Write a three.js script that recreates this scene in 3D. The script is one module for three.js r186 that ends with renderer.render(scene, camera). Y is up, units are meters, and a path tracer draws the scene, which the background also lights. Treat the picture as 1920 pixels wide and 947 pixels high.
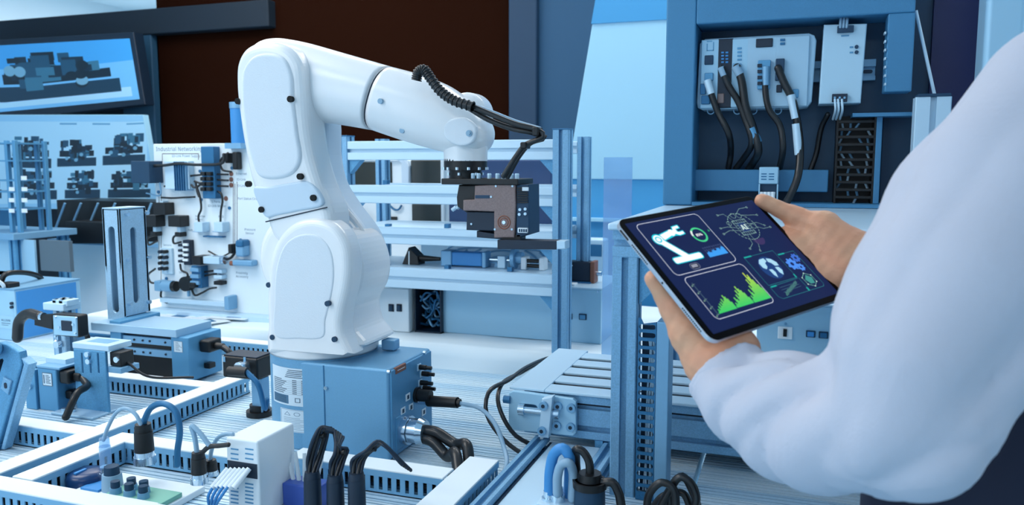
import * as THREE from 'three';
import { RoundedBoxGeometry } from 'three/addons/geometries/RoundedBoxGeometry.js';
import { mergeGeometries } from 'three/addons/utils/BufferGeometryUtils.js';
import { RectAreaLightUniformsLib } from 'three/addons/lights/RectAreaLightUniformsLib.js';

// ---------------------------------------------------------------- camera, light, exposure
const scene = new THREE.Scene();
scene.background = new THREE.Color(0x000000);
const FOC = 1500, PSI = 19.5 * Math.PI / 180, PIT = Math.atan(168.5 / FOC);
const EYE = new THREE.Vector3(0, 1.43, 0);
const camera = new THREE.PerspectiveCamera(2 * Math.atan(473.5 / FOC) * 180 / Math.PI, 1920 / 947, 0.05, 60);
camera.position.copy(EYE);
camera.rotation.set(-PIT, PSI, 0, 'YXZ');
camera.focus = 1.5;
camera.userData.fStop = 6.5;
camera.updateMatrixWorld();
scene.add(camera);

const renderer = new THREE.WebGLRenderer({ antialias: true });
renderer.toneMapping = THREE.LinearToneMapping;
renderer.toneMappingExposure = 0.62;
renderer.shadowMap.enabled = true;
RectAreaLightUniformsLib.init();

// ceiling panels (x, z, width, depth, radiance); each is built below as a fitting with this light under its face
const CEIL = 3.1;
const PANELS = [[-2.4, -1.1, 1.8, 1.2, 9], [2.8, -2.0, 1.8, 1.2, 6], [-2.6, -3.2, 1.8, 0.9, 10], [-0.3, -3.1, 1.8, 0.9, 7], [-2.6, 1.2, 1.8, 1.2, 9.5], [0.3, 2.2, 1.8, 1.2, 5], [-4.6, -5.6, 1.8, 1.2, 26], [-1.6, -5.6, 1.8, 1.2, 20]];
const WINDOW_FILL = 3.5;   // radiance of the fill light from the added windows behind the camera
const LIGHTC = 0xfff9f2;

// ---------------------------------------------------------------- survey: points of the place from sight lines at known planes
const FW = new THREE.Vector3(-Math.sin(PSI) * Math.cos(PIT), -Math.sin(PIT), -Math.cos(PSI) * Math.cos(PIT));
const RT = new THREE.Vector3(Math.cos(PSI), 0, -Math.sin(PSI));
const UP = new THREE.Vector3().crossVectors(RT, FW);
const V = (x, y, z) => new THREE.Vector3(x, y, z);
const sight = (x, y) => FW.clone().multiplyScalar(FOC).addScaledVector(RT, x - 960).addScaledVector(UP, 473.5 - y);
function hit(x, y, k, v) { const d = sight(x, y); return d.multiplyScalar((v - EYE[k]) / d[k]).add(EYE); }
const onZ = (x, y, z) => hit(x, y, 'z', z), onY = (x, y, h) => hit(x, y, 'y', h);
const onD = (x, y, d) => sight(x, y).multiplyScalar(d / FOC).add(EYE);

let seed = 7;
const rnd = () => { seed = (seed * 1664525 + 1013904223) >>> 0; return seed / 4294967296; };

// ---------------------------------------------------------------- textures and materials
function noiseTex(n, amp, base, sx = 1, sy = 1) {
  const a = new Uint8Array(n * n * 4);
  for (let y = 0; y < n; y++) for (let x = 0; x < n; x++) {
    const v = base + (rnd() - 0.5) * amp, i = (y * n + x) * 4;
    a[i] = a[i + 1] = a[i + 2] = Math.max(0, Math.min(255, v)); a[i + 3] = 255;
  }
  const t = new THREE.DataTexture(a, n, n); t.wrapS = t.wrapT = THREE.RepeatWrapping; t.magFilter = THREE.LinearFilter; t.repeat.set(sx, sy); t.needsUpdate = true;
  return t;
}
const grain = noiseTex(128, 26, 240, 5, 5); grain.colorSpace = THREE.SRGBColorSpace;
const fine = noiseTex(128, 200, 128, 6, 6);
function mat(hex, rough = 0.5, metal = 0, extra = {}) { return new THREE.MeshPhysicalMaterial({ color: hex, roughness: rough, metalness: metal, side: THREE.DoubleSide, ...extra }); }
const M = {
  alu: mat(0xaed4ee, 0.42, 0.35, { map: grain }),
  aluLight: mat(0xc4e2f5, 0.4, 0.2),
  aluMid: mat(0x86bbe0, 0.45, 0.3, { map: grain }),
  steel: mat(0x62a6d2, 0.45, 0.3, { map: grain }),
  steelDark: mat(0x2f76a6, 0.45, 0.25, { map: grain }),
  sheet: mat(0xa3d0ea, 0.4, 0.2),
  chrome: mat(0xcfe2f0, 0.18, 0.9),
  robot: mat(0xeff3f7, 0.32, 0, { clearcoat: 0.5, clearcoatRoughness: 0.25 }),
  robotPanel: mat(0xdfe9f2, 0.5, 0, { bumpMap: fine, bumpScale: 0.0004 }),
  robotTint: mat(0xcbdff0, 0.4, 0),
  base: mat(0x78b4dc, 0.42, 0.2, { map: grain }),
  white: mat(0xe8f4fc, 0.55),
  cloth: mat(0xe2f2fb, 0.9),
  black: mat(0x06090d, 0.45),
  rubber: mat(0x080c11, 0.5, 0, { clearcoat: 0.3 }),
  hole: mat(0x04080c, 0.8),
  navy: mat(0x0c2338, 0.5),
  deep: mat(0x123c5a, 0.55),
  blue: mat(0x3f92d6, 0.5),
  brown: mat(0x93807f, 0.6, 0.1, { map: grain }),
  copper: mat(0x8d5a48, 0.5, 0.2),
  hose: mat(0x8fb4cf, 0.45),
  duct: mat(0x79b3da, 0.5, 0.05),
  lid: mat(0xe6f3fb, 0.5),
  glass: mat(0xcfe8fb, 0.08, 0, { transmission: 0.75, thickness: 0, ior: 1.45 }),
  green: mat(0x3f8f5e, 0.5),
  pcb: mat(0x7fbfae, 0.55),
};

// ---------------------------------------------------------------- geometry helpers (world coordinates)
const bx = (w, h, d, x, y, z, r = 0) => (r ? new RoundedBoxGeometry(w, h, d, 2, Math.min(r, w / 2.1, h / 2.1, d / 2.1)) : new THREE.BoxGeometry(w, h, d)).translate(x, y, z);
const bb = (x0, x1, y0, y1, z0, z1, r = 0) => bx(Math.abs(x1 - x0), Math.abs(y1 - y0), Math.abs(z1 - z0), (x0 + x1) / 2, (y0 + y1) / 2, (z0 + z1) / 2, r);
function cy(r1, r2, h, p, axis = 'y', seg = 20) {
  const g = new THREE.CylinderGeometry(r1, r2, h, seg);
  if (axis === 'x') g.rotateZ(-Math.PI / 2); if (axis === 'z') g.rotateX(Math.PI / 2);
  return g.translate(p.x, p.y, p.z);
}
function rod(a, b, r, r2 = r, seg = 12) {
  const d = b.clone().sub(a), g = new THREE.CylinderGeometry(r2, r, d.length(), seg);
  g.applyQuaternion(new THREE.Quaternion().setFromUnitVectors(V(0, 1, 0), d.clone().normalize()));
  const c = a.clone().add(b).multiplyScalar(0.5); return g.translate(c.x, c.y, c.z);
}
const tube = (pts, r, seg = 40, rs = 8) => new THREE.TubeGeometry(new THREE.CatmullRomCurve3(pts), seg, r, rs, false);
function capped(pts, r, seg = 40, rs = 8) {
  return mergeGeometries([tube(pts, r, seg, rs), new THREE.SphereGeometry(r, rs, 6).translate(...pts[0].toArray()), new THREE.SphereGeometry(r, rs, 6).translate(...pts[pts.length - 1].toArray())]);
}
// outline in the plane z = zf, solid from zf back to zf - depth
function ext(pts, zf, depth, bev = 0, seg = 3, holes = [], smooth = false, bevT = bev) {
  let s;
  if (smooth === 'open') s = new THREE.Shape(new THREE.CatmullRomCurve3(pts.map(p => V(p.x, p.y, 0)), false, 'centripetal').getPoints(pts.length * 6).map(p => new THREE.Vector2(p.x, p.y)));
  else if (smooth) { const c = new THREE.CatmullRomCurve3(pts.map(p => V(p.x, p.y, 0)), true, 'centripetal'); s = new THREE.Shape(c.getPoints(pts.length * 6).slice(0, -1).map(p => new THREE.Vector2(p.x, p.y))); }
  else s = new THREE.Shape(pts.map(p => new THREE.Vector2(p.x, p.y)));
  for (const h of holes) s.holes.push(new THREE.Path(h.map(p => new THREE.Vector2(p.x, p.y))));
  const g = new THREE.ExtrudeGeometry(s, { depth: Math.max(0.0005, depth - 2 * bevT), bevelEnabled: bev > 0, bevelSize: bev, bevelThickness: bevT, bevelOffset: -bev, bevelSegments: seg, curveSegments: 12 });
  return g.translate(0, 0, zf - depth + bevT);
}
// loft through rounded sections given as [top, bottom, half depth], all centred on the plane z
function loft(list, z, n = 2.5, seg = 40) {
  const pos = [], idx = [];
  const secs = list.map(([a, b, h]) => { const p = onZ(...a, z), q = onZ(...b, z), c = p.clone().add(q).multiplyScalar(0.5), u = p.clone().sub(q).multiplyScalar(0.5); return { c, u, h }; });
  const N = (list.length - 1) * 6;
  const spline = (f, t) => { const x = t * (secs.length - 1), i = Math.min(secs.length - 2, Math.floor(x)), w = x - i, g = j => f(secs[Math.max(0, Math.min(secs.length - 1, j))]), [a, b, c, d] = [g(i - 1), g(i), g(i + 1), g(i + 2)]; return 0.5 * (2 * b + (c - a) * w + (2 * a - 5 * b + 4 * c - d) * w * w + (3 * b - a - 3 * c + d) * w * w * w); };
  for (let i = 0; i <= N; i++) for (let k = 0; k < seg; k++) {
    const t = i / N, a = k * 2 * Math.PI / seg, ca = Math.cos(a), sa = Math.sin(a), e = 2 / n, s1 = Math.sign(ca) * Math.abs(ca) ** e, s2 = Math.sign(sa) * Math.abs(sa) ** e;
    pos.push(spline(s => s.c.x, t) + spline(s => s.u.x, t) * s1, spline(s => s.c.y, t) + spline(s => s.u.y, t) * s1, z + spline(s => s.h, t) * s2);
  }
  for (let i = 0; i < N; i++) for (let k = 0; k < seg; k++) { const a = i * seg + k, b = i * seg + (k + 1) % seg; idx.push(a, a + seg, b, b, a + seg, b + seg); }
  for (const i of [0, N]) { const m = pos.length / 3, t = i / N; pos.push(spline(s => s.c.x, t), spline(s => s.c.y, t), z); for (let k = 0; k < seg; k++) { const a = i * seg + k, b = i * seg + (k + 1) % seg; i ? idx.push(a, m, b) : idx.push(a, b, m); } }
  const g = new THREE.BufferGeometry(); g.setAttribute('position', new THREE.Float32BufferAttribute(pos, 3)); g.setAttribute('uv', new THREE.Float32BufferAttribute(pos.flatMap((v, i) => i % 3 === 2 ? [] : [v]), 2)); g.setIndex(idx); g.computeVertexNormals(); return g;
}
const pxs = (list, z) => list.map(([x, y]) => onZ(x, y, z));
function slotHole(cx, cy_, w, h, n = 6) {   // stadium, for cut-outs
  const o = [], r = Math.min(w, h) / 2, v = h > w;
  for (let k = 0; k <= n; k++) { const a = Math.PI * k / n; o.push(v ? V(cx + r * Math.cos(a), cy_ + h / 2 - r + r * Math.sin(a), 0) : V(cx + w / 2 - r + r * Math.sin(a), cy_ + r * Math.cos(a), 0)); }
  for (let k = 0; k <= n; k++) { const a = Math.PI * k / n; o.push(v ? V(cx - r * Math.cos(a), cy_ - h / 2 + r - r * Math.sin(a), 0) : V(cx - w / 2 + r - r * Math.sin(a), cy_ - r * Math.cos(a), 0)); }
  return o;
}
// aluminium slot profile between two points along one axis
function profShape(w, h) {
  const o = 0.0058, d = Math.min(0.013, w * 0.3), pts = [], c = 0.002;
  const nx = Math.max(1, Math.round(w / 0.045)), ny = Math.max(1, Math.round(h / 0.045));
  const side = (len, n, f) => { for (let k = 0; k < n; k++) { const m = -len / 2 + len * (k + 0.5) / n; for (const [t, e] of [[m - o, 0], [m - o, d], [m + o, d], [m + o, 0]]) pts.push(f(t, e)); } };
  pts.push([-w / 2 + c, -h / 2]); side(w, nx, (t, e) => [t, -h / 2 + e]); pts.push([w / 2 - c, -h / 2], [w / 2, -h / 2 + c]);
  side(h, ny, (t, e) => [w / 2 - e, t]); pts.push([w / 2, h / 2 - c], [w / 2 - c, h / 2]);
  side(w, nx, (t, e) => [-t, h / 2 - e]); pts.push([-w / 2 + c, h / 2], [-w / 2, h / 2 - c]);
  side(h, ny, (t, e) => [-w / 2 + e, -t]); pts.push([-w / 2, -h / 2 + c]);
  return new THREE.Shape(pts.map(p => new THREE.Vector2(...p)));
}
function prof(a, b, w, h = w) {
  const d = b.clone().sub(a), L = d.length(), g = new THREE.ExtrudeGeometry(profShape(w, h), { depth: L, bevelEnabled: false }).translate(0, 0, -L / 2);
  if (Math.abs(d.x) > 0.5 * L) g.rotateY(Math.PI / 2); else if (Math.abs(d.y) > 0.5 * L) g.rotateX(Math.PI / 2);
  const c = a.clone().add(b).multiplyScalar(0.5); return g.translate(c.x, c.y, c.z);
}
const strip = g => { const o = g.index ? g.toNonIndexed() : g; for (const k of Object.keys(o.attributes)) if (!['position', 'normal', 'uv'].includes(k)) o.deleteAttribute(k); return o; };
const join = gs => (Array.isArray(gs) ? (gs.length > 1 ? mergeGeometries(gs.map(strip)) : gs[0]) : gs);

// ---------------------------------------------------------------- things and parts
const taken = {};
function numbered(n) { const k = taken[n] = (taken[n] ?? -1) + 1; return k ? n + '_' + String(k).padStart(3, '0') : n; }
function thing(name, label, category, base = V(0, 0, 0), group) {
  const o = new THREE.Group(); o.name = numbered(name); o.position.copy(base); o.userData = { label, category };
  if (group) o.userData.group = group;
  scene.add(o); return o;
}
const wpos = o => { const p = V(0, 0, 0); for (let q = o; q; q = q.parent) p.add(q.position); return p; };
function part(parent, name, gs, m, label) {          // geometry given in world coordinates
  const p = wpos(parent), g = join(gs).translate(-p.x, -p.y, -p.z), o = new THREE.Mesh(g, m);
  o.name = name; o.castShadow = o.receiveShadow = true; if (label) o.userData.label = label;
  parent.add(o); return o;
}
function solo(name, label, category, gs, m, base, group) {   // a thing of one mesh
  const p = base || V(0, 0, 0), o = new THREE.Mesh(join(gs).translate(-p.x, -p.y, -p.z), m);
  o.position.copy(p); o.name = numbered(name); o.userData = { label, category }; if (group) o.userData.group = group;
  o.castShadow = o.receiveShadow = true; scene.add(o); return o;
}
function struct(name, gs, m) { const o = new THREE.Mesh(join(gs), m); o.name = name; o.userData = { kind: 'structure' }; o.castShadow = o.receiveShadow = true; scene.add(o); return o; }
function print(w, h, W, H, draw) {                     // printed sheet: plane geometry + canvas texture
  const c = document.createElement('canvas'); c.width = W; c.height = H; draw(c.getContext('2d'), W, H);
  const t = new THREE.CanvasTexture(c); t.colorSpace = THREE.SRGBColorSpace; t.magFilter = THREE.LinearFilter; return t;
}
function sheet(parent, name, x0, x1, y0, y1, z, tex, rough = 0.5, extra = {}) {   // a print facing +z
  return part(parent, name, new THREE.PlaneGeometry(x1 - x0, y1 - y0).translate((x0 + x1) / 2, (y0 + y1) / 2, z), new THREE.MeshPhysicalMaterial({ map: tex, roughness: rough, ...extra }));
}
const bolt = (p, r, axis = 'z', d = 0.006) => cy(r, r, d, p, axis, 12);

// ---------------------------------------------------------------- the room
const T = 0.85;    // working height of the tables
const wallBlue = mat(0x0a2030, 0.75), wallBrown = mat(0x200a02, 0.9, 0, { specularIntensity: 0.15 }), roomWhite = mat(0xdcecf6, 0.9), partBlue = mat(0x1d4f74, 0.7), panelPale = mat(0x9fd4f0, 0.6), panelMid = mat(0x3f9ad4, 0.6);
struct('floor', bb(-7, 4, -0.1, 0, -7.2, 4), mat(0xa9d6ef, 0.5));
struct('ceiling', bb(-7, 4, CEIL, CEIL + 0.1, -7.2, 4), roomWhite);
struct('wall_back', bb(-7, 4, 0, CEIL, -7.3, -7.2), roomWhite);
{ // wall with two windows added as fill light, behind the camera to its left
  const W = [[-6.4, -4.6], [-4.3, -2.5]], y0 = 0.9, y1 = 2.7;
  struct('wall_front', [bb(-7, 4, 0, y0, 4, 4.1), bb(-7, 4, y1, CEIL, 4, 4.1), bb(-7, W[0][0], y0, y1, 4, 4.1), bb(W[0][1], W[1][0], y0, y1, 4, 4.1), bb(W[1][1], 4, y0, y1, 4, 4.1)], roomWhite);
  W.forEach(([a, b], i) => {
    const w = struct('added_window_' + (i + 1), [bb(a, b, y0, y1, 4.03, 4.05)], new THREE.MeshStandardMaterial({ color: 0x8899aa, emissive: 0xe9f4ff, emissiveIntensity: 1.5, roughness: 0.4 }));
    const f = new THREE.Mesh(join([bb(a, b, y0, y0 + 0.05, 3.98, 4.03), bb(a, b, y1 - 0.05, y1, 3.98, 4.03), bb(a, a + 0.05, y0, y1, 3.98, 4.03), bb(b - 0.05, b, y0, y1, 3.98, 4.03), bb((a + b) / 2 - 0.03, (a + b) / 2 + 0.03, y0, y1, 3.98, 4.03)]), M.white); f.name = 'added_window_frame'; f.castShadow = f.receiveShadow = true; w.add(f);
    const l = new THREE.RectAreaLight(0xe9f4ff, WINDOW_FILL, b - a - 0.1, y1 - y0 - 0.1); l.position.set((a + b) / 2, (y0 + y1) / 2, 3.95); l.name = numbered('added_window_fill'); scene.add(l);
  });
}
struct('wall_left', bb(-7.1, -7, 0, CEIL, -7.2, 4), roomWhite);
struct('wall_right', bb(4, 4.1, 0, CEIL, -7.2, 4), roomWhite);
{
  const z = -4.2, xL = onZ(300, 200, z).x, xM = onZ(972, 150, z).x, xR = onZ(1240, 150, z).x;
  const t = thing('partition_wall', 'tall dark brown and navy booth partition standing behind the robot', 'partition', V(xL, 0, z));
  part(t, 'side_panel', bb(-6.6, xL, 0, 2.3, z - 0.08, z), wallBlue, 'dark navy panel');
  part(t, 'centre_panel', bb(xL, xM, 0, 2.95, z - 0.08, z - 0.01), wallBrown, 'very dark brown panel');
  part(t, 'end_panel', bb(xM, xR + 0.8, 0, 2.95, z - 0.08, z + 0.01), partBlue, 'dark blue panel');
  part(t, 'fascia', bb(-6.6, xL + 0.9, 2.24, 2.4, z - 0.1, z + 0.06, 0.01), wallBlue);
  part(t, 'post', bb(xL - 0.26, xL, 0, 2.3, z - 0.06, z + 0.05, 0.01), mat(0x1c4a68, 0.7));
  part(t, 'post', bb(xM - 0.04, xM + 0.12, 0, 2.95, z - 0.06, z + 0.05, 0.01), mat(0x163a58, 0.7));
}
PANELS.forEach(([x, z, w, d, e], i) => {
  const lab = ['over the left end of the robot bench', 'near the right wall', 'over the poster wall', 'over the shelf rack', 'behind the left end of the robot bench', 'behind the operator', 'behind the partition by the left wall', 'behind the middle of the partition'][i];
  const t = thing('ceiling_light', 'flat white rectangular ceiling light ' + lab, 'light', V(x, CEIL, z), 'ceiling lights');
  part(t, 'frame', [bb(x - w / 2 - 0.04, x + w / 2 + 0.04, CEIL - 0.05, CEIL, z - d / 2 - 0.04, z - d / 2), bb(x - w / 2 - 0.04, x + w / 2 + 0.04, CEIL - 0.05, CEIL, z + d / 2, z + d / 2 + 0.04), bb(x - w / 2 - 0.04, x - w / 2, CEIL - 0.05, CEIL, z - d / 2, z + d / 2), bb(x + w / 2, x + w / 2 + 0.04, CEIL - 0.05, CEIL, z - d / 2, z + d / 2)], M.white);
  part(t, 'diffuser', bb(x - w / 2, x + w / 2, CEIL - 0.035, CEIL - 0.02, z - d / 2, z + d / 2), new THREE.MeshStandardMaterial({ color: 0xffffff, emissive: LIGHTC, emissiveIntensity: 1.5 }));
  const l = new THREE.RectAreaLight(LIGHTC, e, w, d); l.position.set(x, CEIL - 0.06, z); l.rotation.x = -Math.PI / 2; l.name = numbered('panel_glow'); scene.add(l);
});
const onX = (x, y, v) => hit(x, y, 'x', v);
// ---------------------------------------------------------------- robot bench and its neighbours
function slotStrip(len, w) {       // one grooved bed profile, along x
  const s = new THREE.Shape(), h = 0.03, g = 0.0022, d = 0.008, P = [[-w / 2 + 0.001, -h], [w / 2 - 0.001, -h], [w / 2 - 0.001, 0]];
  for (const c of [0.3, 0, -0.3]) P.push([c * w + g, 0], [c * w + g, -d], [c * w - g, -d], [c * w - g, 0]);
  P.push([-w / 2 + 0.001, 0]); P.forEach(([a, b], i) => i ? s.lineTo(a, b) : s.moveTo(a, b));
  return new THREE.ExtrudeGeometry(s, { depth: len, bevelEnabled: false }).translate(0, 0, -len / 2).rotateY(Math.PI / 2);
}
const stripMat = [mat(0xcbe4f3, 0.4, 0.2), mat(0xbcdcf0, 0.4, 0.2), mat(0xd6ebf7, 0.4, 0.2)];
function bench(name, label, x0, x1, z0, z1, y, cover) {
  const t = thing(name, label, 'table', V((x0 + x1) / 2, 0, (z0 + z1) / 2));
  if (cover) {
    const n = Math.round((z0 - z1) / 0.045), w = (z0 - z1) / n, g = slotStrip(x1 - x0, w);
    for (let k = 0; k < n; k++) { const o = new THREE.Mesh(g, stripMat[k * 7 % 3]); o.name = 'bed_strip'; o.position.set(0, y, z0 - w * (k + 0.5) - (z0 + z1) / 2); o.castShadow = o.receiveShadow = true; t.add(o); }
  } else part(t, 'tabletop', bb(x0, x1, y - 0.03, y, z1, z0, 0.004), M.white);
  const f = 0.06, yy = y - 0.062;
  for (const z of [z0 - f, z1 + f]) part(t, 'rail', prof(V(x0 + 0.03, yy, z), V(x1 - 0.03, yy, z), 0.045, 0.06), M.alu);
  for (const x of [x0 + f, x1 - f]) for (const z of [z0 - f, z1 + f]) part(t, 'leg', prof(V(x, 0, z), V(x, y - 0.095, z), 0.045), M.alu);
  return t;
}
bench('work_bench', 'long aluminium slotted bench carrying the white robot arm', -2.62, -0.16, -0.72, -2.02, T, true);
bench('work_bench', 'short aluminium slotted bench under the control cabinet frame, beside the operator', -0.15, 1.3, -1.2, -2.02, T, true);

// table behind, with a hanging white cloth
{
  const z0 = -2.3, z1 = -3.2, x0 = -2.55, x1 = 1.4;
  const t = thing('side_table', 'long table behind the robot bench hidden under a white cloth', 'table', V(-1.1, 0, -2.75));
  part(t, 'tabletop', bb(x0 + 0.02, x1 - 0.02, T - 0.035, T - 0.008, z1 + 0.02, z0 - 0.02), M.white);
  for (const x of [x0 + 0.1, x1 - 0.1]) for (const z of [z0 - 0.1, z1 + 0.1]) part(t, 'leg', bb(x - 0.025, x + 0.025, 0, T - 0.035, z - 0.025, z + 0.025), M.steelDark);
  const nx = 180, ny = 18, pos = [], idx = [], uv = [];
  for (let j = 0; j <= ny + 2; j++) for (let i = 0; i <= nx; i++) {
    const x = x0 + (x1 - x0) * i / nx; let y = T, z;
    const fold = Math.sin(x * 9 + 1.7 * Math.sin(x * 3.1)) * 0.6 + Math.sin(x * 21 + 2) * 0.25;
    if (j === 0) z = z1; else if (j === 1) z = z0 - 0.02;
    else { const s = (j - 2) / ny; y = T - 0.004 - s * 0.62; z = z0 + 0.004 + (0.012 + fold * 0.028) * Math.min(1, s * 3) + 0.02 * s + 0.012 * Math.sin(x * 13 + s * 9) * Math.min(1, s * 5); }
    if (j < 2) y += 0.0012 * Math.sin(x * 17) + 0.001;
    pos.push(x, y, z); uv.push(x, y + z);
  }
  for (let j = 0; j < ny + 2; j++) for (let i = 0; i < nx; i++) { const a = j * (nx + 1) + i, b = a + nx + 1; idx.push(a, b, a + 1, b, b + 1, a + 1); }
  const g = new THREE.BufferGeometry(); g.setAttribute('position', new THREE.Float32BufferAttribute(pos, 3)); g.setAttribute('uv', new THREE.Float32BufferAttribute(uv, 2)); g.setIndex(idx); g.computeVertexNormals();
  solo('table_cloth', 'white cloth lying on the rear table with wrinkled folds hanging down', 'tablecloth', [g], M.cloth, V(-1.1, T, -2.75));
}

// ---------------------------------------------------------------- slotted cable ducts with pale lids
const fingerG = new THREE.BoxGeometry(0.0098, 0.028, 0.002), fingerGx = new THREE.BoxGeometry(0.002, 0.028, 0.0098);
function duct(label, x0, z0, x1, z1, along, sides = [-1, 1], w = 0.042, h = 0.045) {   // from (x0,z0) to (x1,z1), rectangle on the bench
  const t = thing('cable_duct', label, 'cable duct', V((x0 + x1) / 2, T, (z0 + z1) / 2), 'slotted cable ducts on the bench');
  const xa = Math.min(x0, x1), xb = Math.max(x0, x1), za = Math.min(z0, z1), zb = Math.max(z0, z1);
  part(t, 'lid', along === 'x' ? bb(xa, xb, T + h - 0.004, T + h, za - 0.001, zb + 0.001, 0.0015) : bb(xa - 0.001, xb + 0.001, T + h - 0.004, T + h, za, zb, 0.0015), M.lid);
  const trough = [bb(xa, xb, T, T + 0.002, za, zb)];
  for (const s of [-1, 1]) {
    if (along === 'x') { const z = s > 0 ? zb - 0.001 : za + 0.001; trough.push(bb(xa, xb, T, T + 0.007, z - 0.001, z + 0.001), bb(xa, xb, T + h - 0.014, T + h - 0.003, z - 0.002, z + 0.002)); }
    else { const x = s > 0 ? xb - 0.001 : xa + 0.001; trough.push(bb(x - 0.001, x + 0.001, T, T + 0.007, za, zb), bb(x - 0.002, x + 0.002, T + h - 0.014, T + h - 0.003, za, zb)); }
  }
  part(t, 'trough', trough, M.duct);
  for (let k = 0; k < 4; k++) { const o = (k - 1.5) * 0.0085, yy = T + 0.008 + (k % 2) * 0.011; part(t, 'wire', along === 'x' ? rod(V(xa + 0.003, yy, (za + zb) / 2 + o), V(xb - 0.003, yy, (za + zb) / 2 + o), 0.0042, 0.0042, 8) : rod(V((xa + xb) / 2 + o, yy, za + 0.003), V((xa + xb) / 2 + o, yy, zb - 0.003), 0.0042, 0.0042, 8), k % 2 ? M.black : M.deep); }
  const L = along === 'x' ? xb - xa : zb - za, n = Math.floor(L / 0.0168);
  for (const s of sides) for (let k = 0; k < n; k++) {
    const o = new THREE.Mesh(along === 'x' ? fingerG : fingerGx, M.duct), q = -L / 2 + L * (k + 0.5) / n; o.name = 'finger';
    if (along === 'x') o.position.set(q, 0.02, s * ((zb - za) / 2 - 0.001)); else o.position.set(s * ((xb - xa) / 2 - 0.001), 0.02, q);
    o.castShadow = o.receiveShadow = true; t.add(o);
  }
}
duct('long slotted cable duct running past the two sensor boxes towards the robot', -1.33, -0.86, -1.285, -1.64, 'z', [1]);
duct('slotted cable duct in front of the linear stage', -1.85, -1.52, -1.331, -1.56, 'x', [1]);
duct('slotted cable duct behind the linear stage motor', -1.85, -1.95, -1.29, -1.99, 'x', [1]);
duct('slotted cable duct in front of the dark tilted bracket', -1.75, -1.165, -1.331, -1.205, 'x', [1]);
duct('slotted cable duct behind the dark blue knob, edge of the terminal frame', -1.25, -0.96, -1.205, -1.2, 'z', [1]);
duct('slotted cable duct behind the black screw connectors', -1.204, -1.16, -0.935, -1.2, 'x', [1]);
duct('slotted cable duct in front of the terminal board', -1.3, -0.915, -0.86, -0.955, 'x', [1]);
duct('slotted cable duct right in front of the robot base', -0.86, -1.2, -0.55, -1.245, 'x', [1]);
duct('slotted cable duct beside the thick black robot cable', -0.545, -1.0, -0.49, -1.31, 'z', [1]);

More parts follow.
